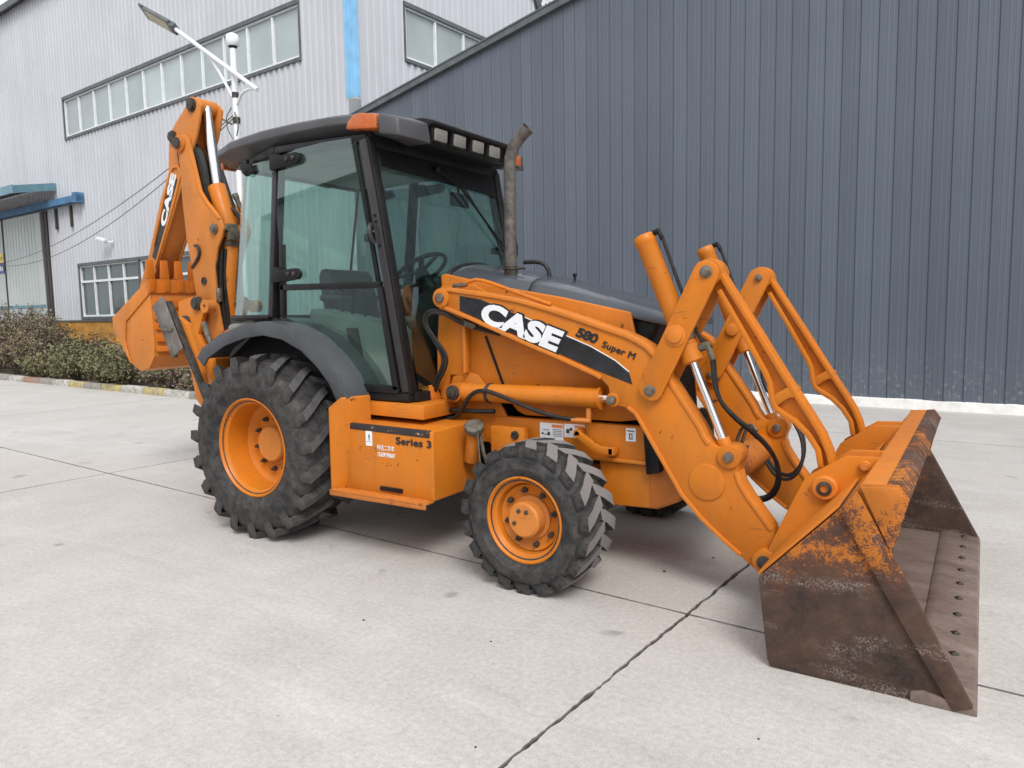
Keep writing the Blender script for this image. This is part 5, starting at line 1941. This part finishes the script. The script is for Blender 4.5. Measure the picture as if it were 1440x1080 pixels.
ARMS = [o for o in bpy.data.objects if o.name.startswith('lift_arm')]
arm_r = ARMS[0]
m = MB()
m.prism(PR['BAND'], -.5722, -.5695)
m.build('decal_band', M['blackprint'], arm_r)
m = MB()               # pale pinstripe along the upper edge of the band
m.ribbon([(x, z + .004) for x, z in PR['BAND'][2:7]], .005, -.5728, -.5690)
m.build('decal_stripe', M['white'], arm_r)
sl = math.atan2(1.318 - 1.478, 2.12 - 1.60)
def shear_in_plane(me, k):
    """lean letters along their baseline before they are laid on"""
    for v in me.vertices:
        v.co.x += k * v.co.y
    return me


def lay(name, body, x0, z0, w, h, slope, y, mat, parent, offset=0.0, spacing=1.0, lean=0.0, grow=0.0, fat=0.0):
    me = shear_in_plane(text_mesh(body, 1.0, offset, .0012, 0, spacing), lean)
    if fat:                                     # heavier strokes from shifted copies of the letters
        bm = bmesh.new()
        for i, (dx, dy) in enumerate(((0, 0), (1, 0), (-1, 0), (0, 1), (0, -1))):
            n0 = len(bm.verts)
            bm.from_mesh(me)
            bm.verts.ensure_lookup_table()
            for v in bm.verts[n0:]:
                v.co += Vector((dx * fat, dy * fat, i * .00025))
        bm.to_mesh(me)
        bm.free()
    me = fit_text(me, x0 - grow, z0 - grow, w + 2 * grow, h + 2 * grow, slope, y)
    return put(name, me, mat, parent)


lay('letters_outline', 'CASE', 1.575, 1.458, .575, .132, -.335, -.5735, M['blackprint'], arm_r, .085, .97, .10, .014)
lay('letters', 'CASE', 1.575, 1.458, .575, .132, -.335, -.5760, M['white'], arm_r, .055, 1.00, .10)
lay('model_number', '580', 2.225, 1.368, .140, .058, -.335, -.5720, M['blackprint'], arm_r, .050, .95, .12)
lay('model_name', 'Super M', 2.385, 1.298, .205, .050, -.335, -.5720, M['blackprint'], arm_r, 0, 1.04, .05, 0, .028)
box_r = [o for o in bpy.data.objects if o.name.startswith('step_box')][0]
lay('series_letters', 'Series 3', 1.195, .728, .272, .046, -.015, -.9375, M['blackprint'], box_r, 0, 1.04, 0, 0, .030)
lay('dealer_letters', '\u79d1\u4fe1\u4e8c\u624b\u8f66', 1.040, .680, .140, .034, -.01, -.9370, M['white'], box_r, .004)
lay('phone_letters', '13659190601', 1.046, .640, .135, .028, -.01, -.9370, M['white'], box_r, .010)


def sticker(x0, x1, z0, z1, y, parent, parts):
    mb = MB()
    mb.box(x0, x1, y - .0012, y + .002, z0, z1)
    st = mb.build('sticker', M['white'], parent)
    for a, b, c, d, mt in parts:
        q = MB()
        q.box(x0 + (x1 - x0) * a, x0 + (x1 - x0) * b, y - .0022, y, z0 + (z1 - z0) * c, z0 + (z1 - z0) * d)
        q.build('print', M[mt], st)
    return st


lines = [(.56, .95, .62 - .1 * k, .65 - .1 * k, 'dark_print') for k in range(5)]
rail_r = [o for o in bpy.data.objects if o.name.startswith('frame_rail')][0]
sticker(1.925, 2.085, .745, .845, -.4625, rail_r, [(.52, .98, .74, .93, 'orange_print'), (.08, .16, .30, .42, 'dark_print'), (.16, .34, .28, .33, 'dark_print'), (.33, .44, .25, .46, 'dark_print'), (.14, .40, .56, .60, 'dark_print')] + lines)
sticker(2.092, 2.225, .768, .848, -.4625, rail_r, [(.52, .98, .74, .93, 'orange_print'), (.10, .26, .30, .62, 'dark_print'), (.28, .40, .50, .72, 'dark_print')] + lines)
sticker(2.485, 2.545, .775, .850, -.4625, rail_r, [(.15, .85, .74, .82, 'dark_print'), (.30, .70, .15, .22, 'dark_print'), (.32, .42, .22, .6, 'dark_print'), (.58, .66, .22, .6, 'dark_print'), (.35, .66, .52, .6, 'green_print')])
sticker(.950, 1.002, .700, .792, -.9365, box_r, [(.45, .65, .50, .78, 'dark_print'), (.40, .72, .38, .44, 'green_print'), (.1, .9, .26, .28, 'dark_print')])
m = MB()
for x, z, w in ((1.655, .792, .05), (1.665, .778, .03)):
    m.box(x - .08, x - .08 + w, -.4648, -.462, z, z + .006)
m.build('warning_print', M['dark_print'], rail_r)

# ---------------------------------------------------------------- rear digging arm, folded for the road
m = MB()               # swing post and rear frame
m.prism([(-1.02, .55), (-1.02, 1.35), (-.78, 1.45), (-.78, .50)], -.55, .55)
m.build('rear_frame', M['orange_worn'], BH, .02)
m = MB()
m.cyl((-1.22, 0, .62), (-1.22, 0, 1.40), .13, seg=20)
m.prism([(-1.05, .60), (-1.05, .80), (-1.40, .78), (-1.40, .62)], -.20, .20)
m.prism([(-1.05, 1.20), (-1.05, 1.40), (-1.40, 1.38), (-1.40, 1.22)], -.20, .20)
m.build('swing_post', M['orange'], BH, .015)
for s in (1, -1):
    m = MB()
    m.prism(PR['SUPPORT'], -.235, -.190)
    sw = m.build('swing_plate', M['orange'], BH, .008, sy=s)
    for x, z in ((-1.655, 1.63), (-1.835, 1.465)):
        b = MB()
        b.lathe([(.060, -.22), (.060, -.262), (.044, -.268), (.044, -.280), (.02, -.284)], (x, 0, z), (0, 1, 0), 24)
        b.build('pin', M['dark_steel'], sw, sy=s)
    b = MB()
    b.lathe([(.055, -.20), (.055, -.285), (.02, -.285), (.018, -.26)], (-1.50, 0, 1.60), (0, 1, 0), 20)
    b.build('boss', M['orange_faded'], sw, sy=s)
    b = MB()
    b.tube([(-1.55, -.26, 1.46), (-1.50, -.27, 1.36), (-1.44, -.28, 1.28), (-1.36, -.28, 1.22)], [.028, .026, .020, .020], 10)
    b.build('hose_end', M['grime'], sw, sy=s)
BO = PR['BOOM']
m = MB()
for s in (-1, 1):
    m.prism(BO, s * .122, s * .146)
inn = [(x, z) for x, z in BO]
m.prism([(-1.93, 3.05), (-1.87, 3.0), (-1.84, 2.56), (-1.82, 2.20), (-1.78, 2.02), (-1.74, 1.72), (-1.70, 1.55), (-1.66, 1.55), (-1.70, 1.75), (-1.75, 2.05), (-1.79, 2.25), (-1.81, 2.58), (-1.84, 2.95)], -.1215, .1215)
boom = m.build('boom', M['orange_faded'], BH, .005)
for s in (1, -1):
    m = MB()
    m.ribbon([(-1.735, 2.96), (-1.695, 2.83), (-1.665, 2.715), (-1.632, 2.605), (-1.56, 2.515), (-1.47, 2.43), (-1.385, 2.345)], .022, -.154, -.121)
    m.build('flange', M['orange_light'], boom, .004, sy=s)
    for key, r, mt in (('p_boompin', .075, 'orange_faded'), ('p_boom2', .045, 'orange_faded')):
        b = MB()
        p = P1(key)
        b.lathe([(r, -.140), (r, -.165), (r * .72, -.167), (r * .70, -.181), (r * .3, -.185)], (p[0], 0, p[1]), (0, 1, 0), 24)
        b.build('boss', M['steel'] if r < .05 else M['orange_faded'], boom, sy=s)
        if r > .05:
            b = MB()
            b.lathe([(r * .66, -.175), (r * .66, -.199), (r * .2, -.203)], (p[0], 0, p[1]), (0, 1, 0), 20)
            b.build('pin', M['dark_steel'], boom, sy=s)
    b = MB()
    p = P1('p_hole')
    b.lathe([(.036, -.144), (.036, -.154), (.026, -.154), (.024, -.148), (0, -.148)], (p[0], 0, p[1]), (0, 1, 0), 18, caps=False)
    b.build('eye', M['dark_steel'], boom, sy=s)
    b = MB()
    p = P1('p_hook')
    b.tube([(p[0] - .02, -.16, p[1] + .07), (p[0] + .03, -.165, p[1] + .065), (p[0] + .05, -.165, p[1] + .02), (p[0] + .02, -.16, p[1] - .04), (p[0] - .09, -.152, p[1] - .12)], .014, 8, smooth=1)
    b.build('hook', M['dark_steel'], boom, sy=s)
DI = PR['DIPPER']
m = MB()
for s in (-1, 1):
    m.prism(DI, s * .092, s * .116)
m.prism([(-1.755, 3.36), (-1.98, 3.20), (-2.06, 3.06), (-2.10, 2.80), (-2.24, 2.59), (-2.48, 2.09), (-2.65, 1.83), (-2.45, 1.90), (-2.235, 2.236), (-2.017, 2.569), (-1.87, 2.80), (-1.80, 2.93), (-1.86, 3.05), (-1.85, 3.2)], -.0925, .0925)
dip = m.build('dipper', M['orange_faded'], BH, .005)
m = MB()               # raised stiffener round the lettering
m.ribbon([(-2.40, 2.18), (-2.20, 2.60), (-2.09, 2.80), (-2.03, 2.86), (-1.96, 2.86), (-1.92, 2.80), (-2.03, 2.58), (-2.24, 2.24), (-2.40, 1.98)], .026, -.129, -.1155)
m.build('flange', M['orange_light'], dip, .004)
m = MB()
m.ribbon([(-2.02, 2.77), (-2.14, 2.57), (-2.28, 2.28), (-2.40, 2.06)], .095, -.1182, -.115)
m.build('decal_band', M['blackprint'], dip)
lay('letters', 'CASE', -2.205, 2.335, .50, .085, 1.125, -.1200, M['white'], dip, .055)
m = MB()
p = P1('p_diptop')
m.cyl((p[0], -.114, p[1]), (p[0], .114, p[1]), .072, seg=24)
m.build('boss', M['orange_faded'], dip, .006)
for key, r in (('p_diptop', .045), ('p_dip2', .042)):
    for s in (1, -1):
        b = MB()
        p = P1(key)
        b.lathe([(r * 1.3, -.114), (r * 1.3, -.130), (r, -.132), (r, -.146), (r * .3, -.150)], (p[0], 0, p[1]), (0, 1, 0), 20)
        b.build('pin', M['dark_steel'], dip, sy=s)
# dipper cylinder between the boom plates
t0, t1, t2 = Vector((P1('p_diptop')[0], 0, P1('p_diptop')[1])), Vector((-1.63, 0, 2.66)), Vector((-1.47, 0, 2.22))
m = MB()
m.cyl(t1, t2, .078, seg=24)
dc = m.build('dipper_cylinder', M['orange'], BH, .008)
m = MB()
m.cyl(t0, t1 + (t2 - t1) * .05, .043, seg=20)
m.build('rod', M['chrome'], dc)
m = MB()
m.lathe([(.026, 0), (.030, .03), (.022, .06), (.022, .16)], (-1.53, .11, 2.60), (.25, .2, -.9), 10)
m.build('fitting', M['grime'], dc)
m = MB()
m.tube([(-1.90, -.05, 3.02), (-1.76, -.06, 2.98), (-1.70, -.05, 2.70), (-1.72, -.05, 2.45)], .050, 8, smooth=2)
m.build('hose_bundle', M['hose'], BH)
m = MB()
m.tube([(-1.78, .05, 3.02), (-1.70, .06, 2.90), (-1.62, .08, 2.66), (-1.56, .10, 2.45)], .035, 8, smooth=2)
m.build('hose_bundle', M['hose'], BH)
m = MB()
m.tube([(-1.52, -.06, 2.33), (-1.52, .0, 2.46), (-1.46, .06, 2.44), (-1.40, .08, 2.32), (-1.44, .05, 2.15)], .022, 8, smooth=2)
m.build('hose', M['hose'], BH)
# boom cylinder beside the post
m = MB()
m.cyl((-1.46, -.08, 2.26), (-1.46, .12, 2.26), .062, seg=20)
m.cyl((-1.46, .0, 2.18), (-1.56, .0, 1.30), .068, seg=20)
bcy = m.build('boom_cylinder', M['orange'], BH, .006)
m = MB()
m.cyl((-1.50, -.10, 2.27), (-1.36, -.10, 2.27), .028, seg=10)
m.box(-1.40, -1.355, -.10, .0, 2.17, 2.31)
m.cyl((-1.462, .0, 2.17), (-1.466, .0, 2.13), .080, seg=20)
m.build('clevis', M['grime'], bcy, .006)
m = MB()
for k in range(3):
    m.tube([(-1.50 + .02 * k, -.12 + .03 * k, 2.10), (-1.54 + .02 * k, -.12 + .03 * k, 1.85), (-1.53 + .02 * k, -.12 + .03 * k, 1.55), (-1.48, -.10 + .02 * k, 1.30)], .018, 8, smooth=1)
m.build('hose_bundle', M['hose'], BH)
m = MB()
m.cyl((-1.50, -.13, 1.76), (-1.50, -.13, 1.64), .026, seg=8)
m.build('fitting', M['steel'], BH, .003)
# rear bucket: curved shell, side plates, lip and teeth
HB = PR['HOEBKT']
m = MB()
out = HB
cx, cz = -2.53, 1.40
inr = [(x + (cx - x) * .045, z + (cz - z) * .045) for x, z in out]
m.prism(out + inr[::-1], -.285, .285)
hb = m.build('digging_bucket', M['orange_faded'], BH, .003)
for s in (1, -1):
    m = MB()
    m.prism(HB, -.302, -.284)
    m.build('side_plate', M['orange_faded'], hb, .003, sy=s)
    m = MB()
    m.prism(PR['HOEBAND'], -.316, -.3025)
    m.build('side_cutter', M['orange_faded'], hb, .004, sy=s)
m = MB()
m.prism([(-2.285, 1.860), (-2.255, 1.862), (-2.238, 1.735), (-2.262, 1.725)], -.318, .318)
lip = m.build('lip', M['orange_worn'], hb, .004)
for i, (za, zb) in enumerate(((1.60, 1.68), (1.49, 1.56), (1.40, 1.455), (1.29, 1.35), (1.20, 1.25))):
    m = MB()
    m.hexa([(-2.262, -.283, za), (-2.226 + .004 * i, -.283, za), (-2.226 + .004 * i, .283, za), (-2.262, .283, za)], [(-2.262, -.283, zb), (-2.230, -.283, zb), (-2.230, .283, zb), (-2.262, .283, zb)])
    m.build('wear_strip', M['orange_worn'], hb, .004)
tm = MB()
tm.hexa([(-.030, -.030, -.10), (.032, -.030, -.10), (.032, .030, -.10), (-.030, .030, -.10)], [(-.026, -.034, .02), (.030, -.034, .02), (.030, .034, .02), (-.026, .034, .02)])
tm.hexa([(-.026, -.036, .021), (.026, -.036, .021), (.026, .036, .021), (-.026, .036, .021)], [(-.008, -.034, .19), (.006, -.034, .19), (.006, .034, .19), (-.008, .034, .19)])
tme = tm.mesh('tooth', .004)
for k in range(5):
    put('tooth', tme, M['orange_worn'], hb, loc=(-2.262, -.285 + k * .1425, 1.845))
m = MB()
for s in (-1, 1):
    m.prism([(-2.86, 1.52), (-2.70, 1.73), (-2.55, 1.71), (-2.58, 1.60), (-2.70, 1.46)], s * .145, s * .165)
m.build('bucket_ear', M['orange_faded'], hb, .004)
# stabilisers folded up beside the rear wheels
for s in (1, -1):
    m = MB()
    q0, q1 = Vector((-1.06, -.90, 1.63)), Vector((-.60, -.90, .80))
    dd = (q1 - q0).normalized()
    m.bar(q0, q1, .030, .05, (0, 1, 0))
    stb = m.build('stabiliser', M['dark_steel'], BH, .004, sy=s)
    m = MB()           # channel foot hanging along the leg, grey and scuffed
    f0, f1 = Vector((-1.135, -.94, 1.635)), Vector((-.925, -.94, 1.245))
    m.bar(f0, f1, .155, .014, (0, 1, 0))
    m.bar(f0 + Vector((-.065, .02, -.035)), f1 + Vector((-.065, .02, -.035)), .012, .05, (0, 1, 0))
    m.build('foot', M['scuffed'], stb, .003, sy=s)
    m = MB()
    mid = f0 + (f1 - f0) * .55
    m.bar(mid + Vector((-.07, -.012, 0)), mid + Vector((.07, -.012, .0)), .022, .012, (0, 1, 0))
    m.build('rib', M['grime'], stb, .002, sy=s)
    m = MB()
    m.prism([(-1.02, 1.52), (-.90, 1.46), (-.78, 1.20), (-.74, 1.02), (-.86, 1.12)], -.87, -.82)
    m.build('bracket', M['orange'], stb, .006, sy=s)
    m = MB()
    m.prism([(-.85, 1.30), (-.70, 1.30), (-.62, .95), (-.58, .70), (-.74, .62), (-.80, .95)], -.80, -.66)
    m.build('leg_guide', M['orange'], BH, .012, sy=s)
for o in (boom, dip):                      # the arm is narrow: plates sit close to its middle line
    o.location.x -= .035
